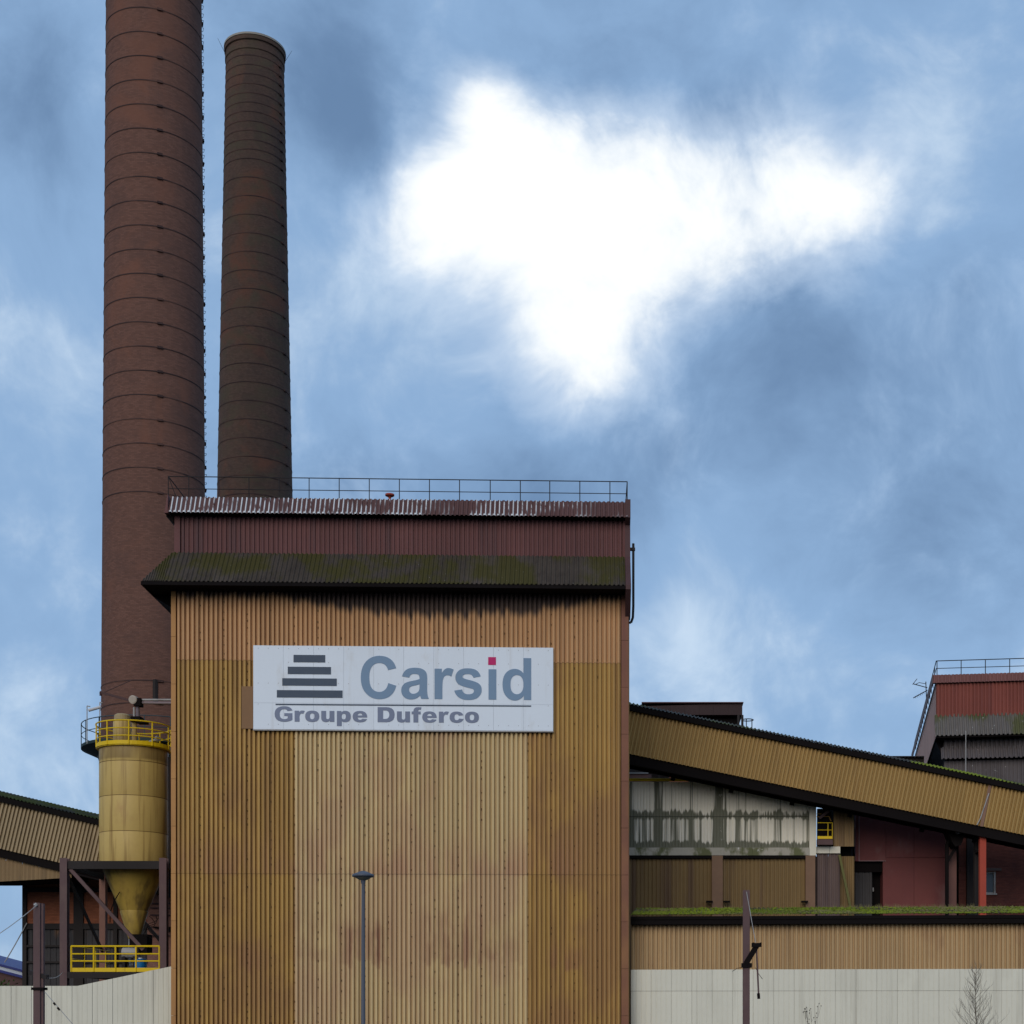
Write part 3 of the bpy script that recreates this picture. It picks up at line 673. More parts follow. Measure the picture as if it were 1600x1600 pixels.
# things on the platform
bx = at(219.5, HY, 73.3)
bl = tag(empty('blue_drum', (bx.x, bx.y, zp)), 'small bright blue drum on the silo platform behind the yellow railing', 'drum')
MB().lathe([(0, 0), (.27, 0), (.28, .04), (.28, .3), (.29, .32), (.28, .34), (.28, .62), (.29, .64), (.27, .66), (0, .66)], 20).build('drum_body', mat('drum_blue', (.01, .16, .42), .1, .4), bl)
MB().lathe([(0, .66), (.1, .66), (.1, .72), (0, .72)], 12).build('drum_cap', M['white_rail'], bl)
bx = at(207, HY, 73.4)
mo = tag(empty('valve_motor', (bx.x, bx.y, zp)), 'grey motor unit under the silo hopper, left of the blue drum', 'motor')
MB().box(-.5, .35, -.3, .3, .0, .12).build('base_plate', M['steel'], mo)
MB().tube((-.45, 0, .95), (.25, 0, .95), .26, n=14).build('motor_body', M['grey'], mo)
MB().box(-.42, -.3, -.2, .2, .12, .8).box(.08, .2, -.2, .2, .12, .8).build('motor_feet', M['steel'], mo)

# feed screw and pipes on top of the silo, running into the tower
fo = at(209, HY, 73.5)
fd = tag(empty('feed_screw', (fo.x, fo.y, zt)), 'grey feed pipe with round motor drum above the yellow silo', 'pipe')
fq = lambda px, py, dy=0: at(px, py, 73.5 + dy) - Vector((fo.x, fo.y, zt)) + Vector((0, 0, 0))
MB().tube(fq(207.5, 1093, -.25), fq(211.5, 1094.5, .25), .20, n=18).tube(fq(207, 1093, -.27), fq(207.3, 1093, -.25), .15, .2, n=18).build('motor_drum', mat('motor_tan_grey', (.40, .35, .30), .1), fd)
MB().box(fq(211, 0)[0], fq(222, 0)[0], -.22, .22, fq(0, 1104)[2], fq(0, 1092)[2]).build('gear_box', M['black'], fd)
MB().tube(fq(220, 1093.5), fq(272, 1093.5), .05, n=10).build('pipe', M['grey'], fd)
MB().tube(fq(220, 1098), fq(272, 1098.5), .07, n=10).build('pipe', mat('pipe_mauve', (.22, .17, .18)), fd)
MB().tube(fq(209.5, 1105), fq(209.5, 1124), .05, n=8).build('drop_pipe', M['grey'], fd)
MB().tube(fq(215, 1103), fq(215.5, 1124), .09, n=10).build('drop_pipe', mat('pipe_mauve2', (.16, .13, .15)), fd)
MB().box(fq(207, 0)[0], fq(222, 0)[0], -.3, .3, fq(0, 1129)[2], fq(0, 1121)[2]).box(fq(216, 0)[0], fq(230, 0)[0], -.25, .25, fq(0, 1131)[2], fq(0, 1127)[2]).build('inlet_box', M['black'], fd)
MB().tube(fq(210, 1129), fq(210, 1158), .12, n=8).build('drop_pipe', mat('pipe_ochre', (.36, .25, .1)), fd)
MB().beam(fq(156, 1081.5), fq(205, 1095), .07, .11).beam(fq(157.5, 1082), fq(157.5, 1087), .09, .09).build('hoist_arm', mat('brown_arm', (.07, .035, .035)), fd)
MB().path([fq(160, 1083, .1), fq(205, 1063, .3)], .02).build('stay_rod', mat('brown_rod', (.07, .04, .04)), fd)

# ================================================================== CONVEYOR GALLERIES
M['gal'] = mat('gallery_ochre', (.37, .225, .072), .08, .6, streak=((.25, .145, .05), .5, 1.4, .5), obj_var=.05)
M['gal_l'] = mat('gallery_tan', (.36, .265, .15), .10, .6, streak=((.24, .17, .09), .5, 1.4, .5), obj_var=.05)
M['gal_roof'] = mat('gallery_roof', (.045, .045, .04), .25, .9, blotch=((.10, .115, .012), .95, .35, .50))
M['gal_roof_moss'] = mat('gallery_roof_moss', (.06, .055, .03), .25, .95, blotch=((.19, .23, .012), 1, .5, .36))
def gallery(name, label, px, py, Y, slope_px, L0, L1, hw, depth, wall, roofm, roof_f=None):
    """inclined clad gallery; the root sits on the bottom edge of its front wall and leans with the slope"""
    p = at(px, py, Y); ang = math.atan(slope_px)
    root = tag(empty(name, p, 0, ang), label, 'conveyor')
    clad(root, 'cladding_sheet', L0, L1, 0, hw, 0, .2, .11, wall, groove=.38, web=.08)
    MB().box(L0, L1, .02, depth - .02, .02, hw).build('gallery_core', M['black'], root)
    n = max(1, round((L1 - L0) / 1.0)); wd = (L1 - L0) / n
    for i in range(n):
        mm = roof_f(i, n) if roof_f else roofm
        o = link('roof_sheet', sheet_mesh(wd - .006, math.hypot(depth / 2 + .25, .32), .2, .05, mm, .4, .2), root, (L0 + i * wd, -.25, hw + .12))
        o.rotation_euler = (-math.atan2(depth / 2 + .25, .32), 0, 0)
        o = link('roof_sheet', sheet_mesh(wd - .006, math.hypot(depth / 2 + .25, .32), .2, .05, mm, .4, .2), root, (L0 + (i + 1) * wd, depth + .25, hw + .12))
        o.rotation_euler = (-math.atan2(depth / 2 + .25, .32), 0, R(180))
    MB().box(L0, L1, -.27, -.09, hw - .16, hw + .10).build('eave_gutter', M['black'], root)
    return root
# right gallery: wall bottom edge passes (985,1178) and (1600,1305)
k_r = .2055
YR = 78.0
def roof_r(i, n): return M['gal_roof_moss'] if i > n * .50 else M['gal_roof']
hwr = 72 / F * YR * math.cos(math.atan(k_r)) 
gr = gallery('conveyor_gallery', 'ochre inclined conveyor gallery descending to the right from the tower', 985, 1178.5, YR, k_r, -.9, 27, hwr, 1.9, M['gal'], None, roof_r)
MB().box(-.9, 27, .03, 1.85, -.34, -.0).box(-.9, 27, .3, .5, -.46, -.34).box(-.9, 27, 1.5, 1.7, -.46, -.34).build('floor_girder', M['black'], gr)
MB().box(-.9, 27, .02, .1, -.5, 0).build('girder_web', M['black'], gr)
xj = (1533 - 985) / F * YR / math.cos(math.atan(k_r))
MB().box(xj - .08, xj + .08, -.13, -.02, -.02, hwr).build('joint_cover', mat('joint_brown', (.22, .12, .08), .2), gr)
MB().path([(xj + .02, -.16, hwr - .6), (xj - .15, -.16, .35), (xj - .25, -.16, 0)], .03).build('conduit', M['grey'], gr)
for k in range(7):
    xk = 2.0 + k * 3.3 + rnd.uniform(-.5, .5)
    MB().box(xk, xk + .22, 1.5, 1.7, -.62, -.45).build('hanger_lug', M['black'], gr)
# left gallery: roof edge (0,1232)-(155,1268); wall bottom (0,1325)-(100,1350)
YL = 79.0; k_l = .236
hwl = 78 / F * YL * math.cos(math.atan(k_l))
gl = gallery('conveyor_gallery', 'dull tan inclined gallery with mossy roof behind the silo at left edge', 0, 1326, YL, k_l, -14, 8.6, hwl, 3.0, M['gal_l'],
             mat('left_gallery_roof', (.06, .06, .05), .25, .9, blotch=((.075, .09, .02), .9, .6, .42)))
MB().box(-14, 8.6, .02, 2.95, -.42, 0).build('floor_girder', M['black'], gl)
# hanging casing below the left gallery
Fc = Frame(0, 79.2)
hc = Fc.root('transfer_casing'); tag(hc, 'brown sheet casing hanging below the left conveyor gallery', 'casing')
x0, x1 = -9.0, Fc.x(112)
zb0, zb1 = Fc.z(0, 1377.5), Fc.z(100, 1372)
zt0 = Fc.z(0, 1338)
nn = 15; wd = (x1 - x0) / nn
M['casing'] = mat('casing_brown', (.24, .155, .075), .15, .7, streak=((.13, .085, .045), .6, 2, .48))
for i in range(nn):
    xa, xb = x0 + i * wd, x0 + (i + 1) * wd - .006
    top = lambda x: min(zt0 - x * k_l * 1.0, zt0 + 2) + .15
    bot = lambda x: zb0 + (zb1 - zb0) * max(0, x) / Fc.x(100)
    mb = MB()
    m2 = 4
    for j in range(m2):
        a = xa + (xb - xa) * j / m2; b = xa + (xb - xa) * (j + .5) / m2; c = xa + (xb - xa) * (j + 1) / m2
        for p_, q_, dy0, dy1 in ((a, b, 0, -.03), (b, c, -.03, 0)):
            mb.quad((p_, dy0, bot(p_)), (q_, dy1, bot(q_)), (q_, dy1, top(q_)), (p_, dy0, top(p_)))
    mb.build('cladding_sheet', M['casing'], hc)
MB().prism([(x0, zb0), (0, zb0), (x1, zb1), (x1, zt0 - x1 * k_l), (x0, zt0 + 1.5)], .02, 2.4).build('casing_core', M['black'], hc)
MB().box(-8.5, -8.2, .3, .6, 0, zb0).box(-8.5, -8.2, 1.9, 2.2, 0, zb0).build('casing_legs', M['steel'], hc)

# trestle carrying the right gallery
tx = at(1535, HY, YR + .4)
ts = tag(empty('gallery_trestle', (tx.x, tx.y, 0)), 'red steel trestle post with dark gusset under the right gallery', 'trestle')
zq = lambda py, Y=YR + .4: EYE + (HY - py) / F * Y
PX = (YR + .4) / F
MB().ibeam(0, 0, 0, zq(1302), .32, .3).build('post', M['red_steel'], ts)
MB().ibeam(0, 1.2, 0, zq(1302), .32, .3).build('post', M['steel'], ts)  # back post: dark colour stands in for the shade it is in
MB().box(-.24, .2, -.25, .2, zq(1304), zq(1292)).build('bearing', M['grey'], ts)
MB().prism([(-60 * PX, zq(1283)), (-38 * PX, zq(1303)), (-30 * PX, zq(1301)), (-22 * PX, zq(1300)), (-6 * PX, zq(1298)), (-4 * PX, zq(1290))], .12, .2).build('gusset', mat('gusset_grey', (.16, .14, .14)), ts)
MB().box(-.16, .16, .2, 1.05, zq(1330), zq(1325)).build('cross_beam', M['steel'], ts)

# dark chute and leg below the gallery
cxp = at(1484, HY, 79.4)
ct = tag(empty('dust_chute', (cxp.x, cxp.y, 0)), 'black funnel chute and drain pipe below the gallery, left of the red post', 'chute')
k4 = 79.4 / F; zc4 = lambda py: EYE + (HY - py) / F * 79.4
MB().prism([(-16 * k4, zc4(1280)), (0 * k4, zc4(1318)), (5 * k4, zc4(1325)), (14 * k4, zc4(1322)), (20 * k4, zc4(1306)), (34 * k4, zc4(1299)), (34 * k4, zc4(1285))], -.6, .5).build('funnel', M['black'], ct)
MB().tube((-4.5 * k4, 0, 0), (-4.5 * k4, 0, zc4(1318)), .1, n=10).tube((-4.5 * k4, 0, zc4(1318)), (2 * k4, 0, zc4(1312)), .1, n=10).build('drain_pipe', M['black'], ct)
MB().beam((-4 * k4, 0, zc4(1347)), (12 * k4, 0, zc4(1319)), .12, .14).build('strut', M['black'], ct)
MB().box(-2 * k4, 14 * k4, .55, .9, 0, zc4(1300)).build('leg', mat('leg_brown', (.13, .06, .05), .2), ct)

# ================================================================== LOW SHED + WHITE WALL AT RIGHT
H = Frame(985, 68.5, -.06)
sh = H.root('low_shed'); tag(sh, 'long low tan corrugated shed with moss-green roof edge, right of the tower', 'building')
xe = H.x(1600) + 18
xs0 = .02
zw0, zw1 = H.z(1290, 1514.5, .3), H.z(1290, 1431, .3)
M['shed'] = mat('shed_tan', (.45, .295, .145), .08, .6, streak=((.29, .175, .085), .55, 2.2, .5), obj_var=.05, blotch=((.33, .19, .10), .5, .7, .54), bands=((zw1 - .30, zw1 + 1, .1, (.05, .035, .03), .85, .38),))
clad(sh, 'cladding_sheet', xs0, xe, .05, zw1, .36, .2, .1, M['shed'], groove=.38, web=.08)
MB().box(xs0, xe, .38, 2.9, 0, zw1 - .02).build('wall_core', M['steel'], sh)
zev, zrd = H.z(1290, 1428.5, -.2), H.z(1290, 1418.5, 2.7)
M['moss_roof'] = mat('mossy_roof_sheet', (.10, .08, .045), .3, .95, spec=.1, blotch=((.14, .165, .016), 1, .55, .38), obj_var=.1)
clad(sh, 'roof_sheet', xs0, xe, zev, zrd, -.2, .2, .045, M['moss_roof'], groove=.4, web=.2, tilt=2.9)
MB().box(xs0, xe, -.16, .25, zev - .2, zev - .06).build('eave_gutter', M['black'], sh)
MB().box(xs0, xe, -.12, .3, zev - .42, zev - .19).build('eave_board', M['black'], sh)
# moss cushions on the roof
ms = MB()
for i in range(7000):
    f = rnd.random() ** 1.3; x = rnd.uniform(xs0 + .1, xe - .1); y = -.2 + 2.9 * f; z = zev + (zrd - zev) * f + .02
    if math.sin(x * .8) + math.sin(x * .31 + 2) + rnd.uniform(-1, 1) < -1.1: continue
    s = rnd.uniform(.04, .10); h = s * rnd.uniform(.3, .8); i0 = len(ms.v)
    ms.v += [(x + s * math.cos(a) * rnd.uniform(.7, 1.2), y + s * math.sin(a), z) for a in (0, 1.26, 2.5, 3.8, 5.0)] + [(x, y, z + h)]
    ms.f += [(i0 + a, i0 + (a + 1) % 5, i0 + 5) for a in range(5)]
ms.build('moss', M['moss'], sh)['kind'] = 'stuff'
gs = MB()
for i in range(2400):
    x = rnd.uniform(xs0 + 4, xe - .1); y = 2.55 + rnd.uniform(-.2, .15); z = zrd - .05; h = rnd.uniform(.06, .26)
    if math.sin(x * .55 + 1) + rnd.uniform(-.8, .8) < -.1: continue
    dx, dy = rnd.uniform(-.08, .08), rnd.uniform(-.05, .05)
    gs.quad((x - .008, y, z), (x + .008, y, z), (x + dx, y + dy, z + h))
gs.build('dry_grass', mat('dry_grass', (.2, .17, .07), .2), sh)['kind'] = 'stuff'

B = Frame(985, 68.2, -.06)
wl = B.root('panel_fence'); tag(wl, 'off-white panelled fence in front of the low tan shed', 'fence')
M['white_wall'] = mat('off_white_panel', (.665, .635, .525), .05, .55, streak=((.45, .42, .34), .5, 2.6, .52), obj_var=.03, blotch=((.55, .52, .42), .4, .5, .55))
zt_, zm_ = B.z(1290, 1514.5), B.z(1290, 1548)
xe2 = B.x(1600) + 18
clad(wl, 'panel', .02, xe2, zm_, zt_, 0, .225, .012, M['white_wall'], per=4, groove=.12, web=.05)
clad(wl, 'panel', .02, xe2, .02, zm_ - .012, .012, .225, .012, M['white_wall'], per=4, groove=.12, web=.05)
MB().box(.02, xe2, .03, .2, 0, zt_ - .01).build('wall_core', mat('joint_dark', (.12, .115, .1)), wl)

LW = Frame(272, 68.0)
wl2 = LW.root('panel_fence'); tag(wl2, 'off-white panelled fence with a top edge sloping up to the tower, left side', 'fence')
xk, xa = LW.x(121), -36.0
zlo, zhi = LW.z(60, 1540.5), LW.z(272, 1509)
M['white_wall2'] = mat('grey_white_panel', (.645, .615, .505), .05, .55, streak=((.45, .42, .34), .5, 2.6, .52), obj_var=.03)
pitch = .225; x = xa
n = round((-xa - .02) / (pitch * 4)); wd = (-.02 - xa) / n
topz = lambda x: zlo if x < xk else zlo + (zhi - zlo) * (x - xk) / (-xk)
for i in range(n):
    x = xa + i * wd; mb = MB(); pts = []
    for j in range(4):
        p = wd / 4; b = x + j * p
        pts += [(b + .004, .012), (b + .012, 0), (b + p - .012, 0)]
    pts.append((x + wd - .006, .012))
    mb.v = [(a, y, .02) for a, y in pts] + [(a, y, topz(a)) for a, y in pts]; m_ = len(pts)
    mb.f = [(j, j + 1, m_ + j + 1, m_ + j) for j in range(m_ - 1)]
    mb.build('panel', M['white_wall2'], wl2)
MB().prism([(xa, 0), (-.03, 0), (-.03, zhi - .02), (xk, zlo - .02), (xa, zlo - .02)], .03, .2).build('wall_core', bpy.data.materials['joint_dark'], wl2)

# ================================================================== STAINED BUILDING BEHIND THE SHED
G = Frame(985, 80.0, -.0)
gb = G.root('stained_hall'); tag(gb, 'hall with moss-streaked white upper panels and brown lower wall under the right gallery', 'building')
xl_, xr_ = -4.0, G.x(1275)
def stain_extra(g, P, X, Y_, Z, out):
    st_ = g.noise(g.vm('MULTIPLY', P, (4.2, 1, .05)), 1.0, 4, .7)
    wob = g.m('MULTIPLY', g.m('SUBTRACT', g.noise(g.vm('MULTIPLY', P, (4, 4, .5)), 1.0, 3, .65), .5), 1.0)
    def zb(py, a, b): return g.m('SUBTRACT', 1, g.ramp(g.m('ABSOLUTE', g.m('ADD', g.m('SUBTRACT', Z, G.z(1100, py)), g.m('MULTIPLY', wob, .5))), a, b))
    def xb(px, a, b): return g.m('SUBTRACT', 1, g.ramp(g.m('ABSOLUTE', g.m('ADD', g.m('SUBTRACT', X, G.o.x + G.x(px)), g.m('MULTIPLY', wob, .35))), a, b))
    sc = g.m('ADD', g.m('MULTIPLY', g.m('SUBTRACT', st_, .5), 1.45), .48)
    for v, a in ((zb(1273, .02, .34), .30), (zb(1323, .05, .36), .34), (xb(1126, .15, .5), .34), (xb(1028, .1, .36), .30), (xb(988, .1, .3), .25)): sc = g.m('ADD', sc, g.m('MULTIPLY', v, a))
    sc = g.m('SUBTRACT', g.m('ADD', sc, .015), g.m('MULTIPLY', g.ramp(Z, G.z(1100, 1276), G.z(1100, 1272)), .14))
    out = g.mix(g.m('MULTIPLY', g.ramp(sc, .46, .65), .9), out, (.085, .09, .055))
    fl = g.m('MULTIPLY', g.ramp(g.noise(g.vm('MULTIPLY', P, (3, 3, 2)), 1.0, 4, .7), .60, .66), .6)
    return g.mix(g.m('MULTIPLY', fl, xb(1126, .2, .6)), out, (.55, .54, .48))
M['stain'] = mat('moss_streaked_panel', (.76, .71, .60), .06, .7, obj_var=.04, extra=stain_extra)
M['stain_pale'] = mat('pale_panel', (.68, .64, .53), .06, .7, streak=((.45, .42, .34), .4, 1.5, .55))
zu0, zu1, zu2, zu3 = G.z(1100, 1337), G.z(1100, 1325), G.z(1100, 1276), G.z(1100, 1222)
clad(gb, 'upper_panel', xl_, G.x(1264), zu1, zu2 - .02, .0, .165, .03, M['stain'], groove=.2, web=.08)
clad(gb, 'upper_panel', xl_, G.x(1264), zu2, zu3, -.03, .165, .03, M['stain'], groove=.2, web=.08)
MB().box(G.x(1264) + .01, xr_, -.12, .3, zu0, zu3 - .6).build('corner_pilaster', M['stain_pale'], gb)
nb = 9
for i in range(nb):
    a = xl_ + (G.x(1264) - xl_) * i / nb; b = xl_ + (G.x(1264) - xl_) * (i + 1) / nb
    MB().box(a + .004, b - .004, -.2, .2, zu0, zu1).build('ledge_block', mat('ledge_concrete', (.40, .37, .31), .15, .9, blotch=((.10, .11, .04), .9, 1.2, .46), speck=((.65, .65, .6), 3, .66)) if 'ledge_concrete' not in bpy.data.materials else bpy.data.materials['ledge_concrete'], gb)
MB().box(xl_, xr_, .05, 12, 0, zu3 - .05).build('wall_core', M['steel'], gb)
M['low_brown'] = mat('low_brown_sheet', (.19, .12, .048), .14, .7, streak=((.10, .055, .04), .7, .9, .48), obj_var=.12)
zl0 = 0
clad(gb, 'lower_sheet', xl_, G.x(1264), zl0, zu0 - .12, .0, .2, .045, M['low_brown'], groove=.3)
MB().box(xl_, G.x(1262), -.22, .1, zu0 - .16, zu0 - .005).build('ledge_flashing', M['black'], gb)
for a, b in ((1112, 1129), (1258, 1273)):
    MB().box(G.x(a), G.x(b), -.25, .1, 0, zu0 - .02).build('column', mat('column_brown', (.20, .115, .07), .2) if 'column_brown' not in bpy.data.materials else bpy.data.materials['column_brown'], gb)
MB().tube((xl_, -.16, zu3 + .10), (G.x(1076), -.16, zu3 + .10), .085, n=10).build('yellow_pipe', M['yellow'], gb)
for a in (1108, 1135, 1256):
    MB().box(G.x(a - 5), G.x(a + 5), -.5, -.2, G.z(a, 1411), G.z(a, 1408.5)).build('bracket', M['black'], gb)

# small parapet house glimpsed between the pipe and the gallery
Pf = Frame(960, 88)
ph = Pf.root('parapet_house'); tag(ph, 'sliver of brown roof house seen between yellow pipe and gallery underside', 'building')
MB().box(-3, Pf.x(1013), 0, 4, 0, Pf.z(990, 1209)).build('wall', mat('parapet_brown', (.15, .08, .07), .2), ph)
MB().box(-3, Pf.x(1013), -.1, 4, Pf.z(990, 1209), Pf.z(990, 1207.5)).build('coping', M['grey'], ph)
MB().box(Pf.x(1013), Pf.x(1018), 0, .4, 0, Pf.z(990, 1210)).build('post', M['purple'], ph)
MB().box(-3, Pf.x(1010), .2, 3.8, Pf.z(990, 1207.5), Pf.z(990, 1200)).build('upper_wall', M['steel'], ph)
MB().box(Pf.x(1046), Pf.x(1075), 0, 3, 0, Pf.z(1050, 1211)).build('low_wall', mat('parapet_red', (.26, .08, .045), .2), ph)
MB().box(Pf.x(1029), Pf.x(1031), 0, .1, 0, Pf.z(1030, 1198)).build('mast', M['steel'], ph)

# annex with cage platform
A = Frame(1275, 80.4)
an = A.root('annex_shed'); tag(an, 'narrow brown annex with tan sheet box and pale ledge beside the stained hall', 'building')
M['annex_tan'] = mat('annex_tan', (.30, .195, .09), .12, .7, streak=((.15, .09, .05), .7, 2.5, .48))
M['annex_plum'] = mat('annex_plum', (.125, .085, .075), .15, .7, streak=((.07, .045, .045), .7, 2.5, .48))
zb1_, zb2_ = A.z(1300, 1323), A.z(1300, 1240)
clad(an, 'box_sheet', A.x(1302), A.x(1334), zb1_, zb2_, -.1, .2, .04, M['annex_tan'], per=3)
MB().box(A.x(1302), A.x(1334), -.08, 2, zb1_, zb2_).build('box_core', M['black'], an)
clad(an, 'lower_sheet', .02, A.x(1312), 0, A.z(1300, 1335), -.1, .2, .04, M['annex_plum'], per=3)
clad(an, 'lower_sheet', A.x(1312), A.x(1336), 0, A.z(1300, 1337), .3, .2, .04, M['low_brown'], per=3)
MB().box(.0, A.x(1336), .36, 3, 0, A.z(1300, 1337)).build('wall_core', M['black'], an)
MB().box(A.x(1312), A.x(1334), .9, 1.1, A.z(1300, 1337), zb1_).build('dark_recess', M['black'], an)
for a, b in ((1274.5, 1295), (1295.4, 1312)):
    MB().box(A.x(a), A.x(b), -.25, .3, A.z(1300, 1334), A.z(1300, 1323.5)).build('ledge_block', M['stain_pale'], an)
MB().beam((A.x(1310), -.35, A.z(1310, 1337)), (A.x(1326), -.35, A.z(1326, 1413)), .16, .12).build('mossy_strut', mat('mossy_strut', (.12, .115, .035), .2), an)
MB().beam((A.x(1326), -.35, A.z(1326, 1413)), (A.x(1345), -.35, 0), .14, .11).build('strut_foot', bpy.data.materials['mossy_strut'], an)

Cg = Frame(1277, 79.8)
cg = Cg.root('access_platform'); tag(cg, 'small yellow railed access platform beside the pale corner pilaster', 'platform')
zq1 = Cg.z(1290, 1311)
cx1 = Cg.x(1301)
MB().box(0, cx1, -.1, .3, Cg.z(1290, 1320), zq1 - .02).build('deck', M['purple'], cg)
rr_ = railing(cg, 'platform_railing', [(0, -.1, zq1), (cx1 - .03, -.1, zq1)], Cg.z(1290, 1286) - zq1, [(cx1 - .03, -.1, zq1), (cx1 * .68, -.1, zq1)], M['yellow'], mids=(.55,), r=.022, toe=.14)
MB().path([(0, .3, Cg.z(1290, 1275)), (cx1 * .8, .3, Cg.z(1290, 1274.5)), (cx1 * .95, .3, Cg.z(1290, 1282))], .025).path([(0, .3, Cg.z(1290, 1270.5)), (cx1 * .3, .3, Cg.z(1290, 1270.5))], .02).build('upper_rail', mat('orange_rail', (.4, .22, .05)), cg)
MB().beam((cx1 * .15, .1, Cg.z(1290, 1278)), (cx1 * .75, .1, Cg.z(1290, 1267)), .12, .14).build('brace', M['purple'], cg)
MB().box(.05, cx1 - .05, .32, .6, Cg.z(1290, 1321), Cg.z(1290, 1262)).build('dark_backing', M['black'], cg)

# red house
Rf = Frame(1336, 82)
rh = Rf.root('red_house'); tag(rh, 'faded red sheet-clad house with dark doorway below the right gallery', 'building')
M['redwall'] = mat('faded_red_sheet', (.16, .046, .042), .16, .7, blotch=((.22, .12, .11), .6, .5, .54), streak=((.13, .04, .045), .6, 1.2, .5), obj_var=.1)
zr1 = Rf.z(1400, 1340); zr2 = Rf.z(1400, 1255)
for a, b, z0, z1 in ((1336, 1342, zr1 - .2, zr2), (1342, 1384, zr1 - .2, zr2), (1384, 1428, zr1, zr2), (1428, 1479, zr1, zr2), (1380, 1428, 0, zr1), (1428, 1479, 0, zr1), (1384, 1384.5, 0, .1)):
    MB().box(Rf.x(a) + .006, Rf.x(b) - .006, -.03 - .02 * (z0 > 1), .2, z0 + .006, z1 - .006).build('wall_sheet', M['redwall'], rh) if b - a > 1 else None
MB().box(Rf.x(1342), Rf.x(1384), -.09, -.05, zr1 - .2, zr1 - .17).build('drip_strip', mat('drip_mauve', (.3, .2, .2)), rh)
MB().box(Rf.x(1341.5), Rf.x(1342.5), -.09, -.05, zr1 - .2, zr2).build('edge_strip', bpy.data.materials['drip_mauve'], rh)
MB().box(0, Rf.x(1480), .9, 9, 0, zr2 + .05).build('wall_core', M['black'], rh)
MB().box(Rf.x(1380) - .02, Rf.x(1380) + .12, -.02, .9, 0, zr1 - .2).build('door_jamb', M['redwall'], rh)
MB().box(0, Rf.x(1380), .2, .88, Rf.z(1350, 1362), zr1 - .2).build('door_header', M['black'], rh)
clad(rh, 'door_sheet', .02, Rf.x(1364), 0, Rf.z(1350, 1361), .3, .2, .03, mat('door_dark', (.05, .045, .045), .2), per=4)
MB().box(Rf.x(1366.5), Rf.x(1368.5), .7, .8, Rf.z(1367, 1391), Rf.z(1367, 1385)).build('door_lamp', M['grey'], rh)

# dark brick house at far right
Bf = Frame(1498, 84)
bh = Bf.root('brick_house'); tag(bh, 'dark red brick house with small window behind the red trestle post', 'building')
def uvbox(x0, x1, z0, z1, y, name, m, parent):
    mb = MB().quad((x0, y, z0), (x1, y, z0), (x1, y, z1), (x0, y, z1)); mb.uv = [(x0, z0), (x1, z0), (x1, z1), (x0, z1)]
    return mb.build(name, m, parent)
M['brick3'] = brick_mat('dark_red_brick', (.15, .05, .038), (.06, .03, .03))
wx0, wx1, wz0, wz1 = Bf.x(1528), Bf.x(1556), Bf.z(1540, 1396), Bf.z(1540, 1362)
bx1 = Bf.x(1600) + 8; zbt = Bf.z(1540, 1290)
for a, b, c_, d_ in ((0, wx0, 0, zbt), (wx1, bx1, 0, zbt), (wx0, wx1, 0, wz0), (wx0, wx1, wz1, zbt)):
    uvbox(a, b, c_, d_, 0, 'brick_wall', M['brick3'], bh)
MB().box(0, bx1, .3, 8, 0, zbt + .1).build('wall_core', M['black'], bh)
MB().box(-.3, bx1, -.3, 8, zbt, zbt + .2).build('roof', M['gal_roof'], bh)
win = MB().box(wx0, wx0 + .07, .1, .2, wz0, wz1).box(wx1 - .1, wx1, .02, .2, wz0, wz1).box(wx0 + .07, wx1 - .1, .1, .2, wz0, wz0 + .07).box(wx0 + .07, wx1 - .1, .1, .2, wz1 - .07, wz1).build('window', M['grey'], bh)
gm_ = bpy.data.materials.new('window_glass'); gm_.use_nodes = True; b_ = gm_.node_tree.nodes['Principled BSDF']; b_.inputs['Base Color'].default_value = (.02, .025, .03, 1); b_.inputs['Roughness'].default_value = .12
MB().box(wx0 + .07, wx1 - .1, .15, .17, wz0 + .07, wz1 - .07).build('pane', gm_, win)
MB().box(wx0 - .3, wx1 + .3, -.06, .0, wz1 + .05, wz1 + .2).build('lintel', mat('lintel', (.12, .08, .07)), bh)
MB().box(wx0 - .1, wx1 + .05, -.1, .1, wz0 - .08, wz0).build('sill', M['grey'], bh)
MB().box(.4, .75, -.25, -.01, 0, zbt).build('downpipe_box', M['steel'], bh)

# ================================================================== RIGHT BACK TOWER
Tb = Frame(1463, 105, -.13)
tb = Tb.root('back_tower'); tag(tb, 'dark red tower with roof railing and stepped mossy canopies at right edge', 'building')
bw = Tb.x(1600) + 10; bd = 31.0
zt0_, zt1_, zt2_, zt3_ = Tb.z(1463, 1055, 0), Tb.z(1463, 1068.5, 0), Tb.z(1463, 1118.5, 0), Tb.z(1463, 1151, -.8)
M['tower_red'] = mat('tower_red_sheet', (.205, .052, .037), .14, .65, streak=((.15, .04, .035), .6, 1.5, .5), obj_var=.08)
M['tower_side'] = mat('tower_side_sheet', (.50, .25, .165), .12, .65, streak=((.36, .17, .12), .6, 1.2, .5), obj_var=.04)
M['roof_b'] = mat('speckled_roof', (.13, .115, .105), .2, .9, blotch=((.075, .08, .02), .8, .5, .46), speck=((.6, .6, .6), 3.2, .675), obj_var=.1)
M['roof_dk'] = mat('sooty_roof_sheet', (.10, .085, .085), .2, .9, speck=((.6, .6, .6), 3.4, .69), obj_var=.1)
MB().box(.05, bw, .1, bd, zt2_ - .3, zt0_ - .05).build('upper_core', M['steel'], tb)
clad(tb, 'cladding_sheet', .0, bw, zt2_ - .1, zt1_ + .1, 0, .25, .07, M['tower_red'], groove=.3)
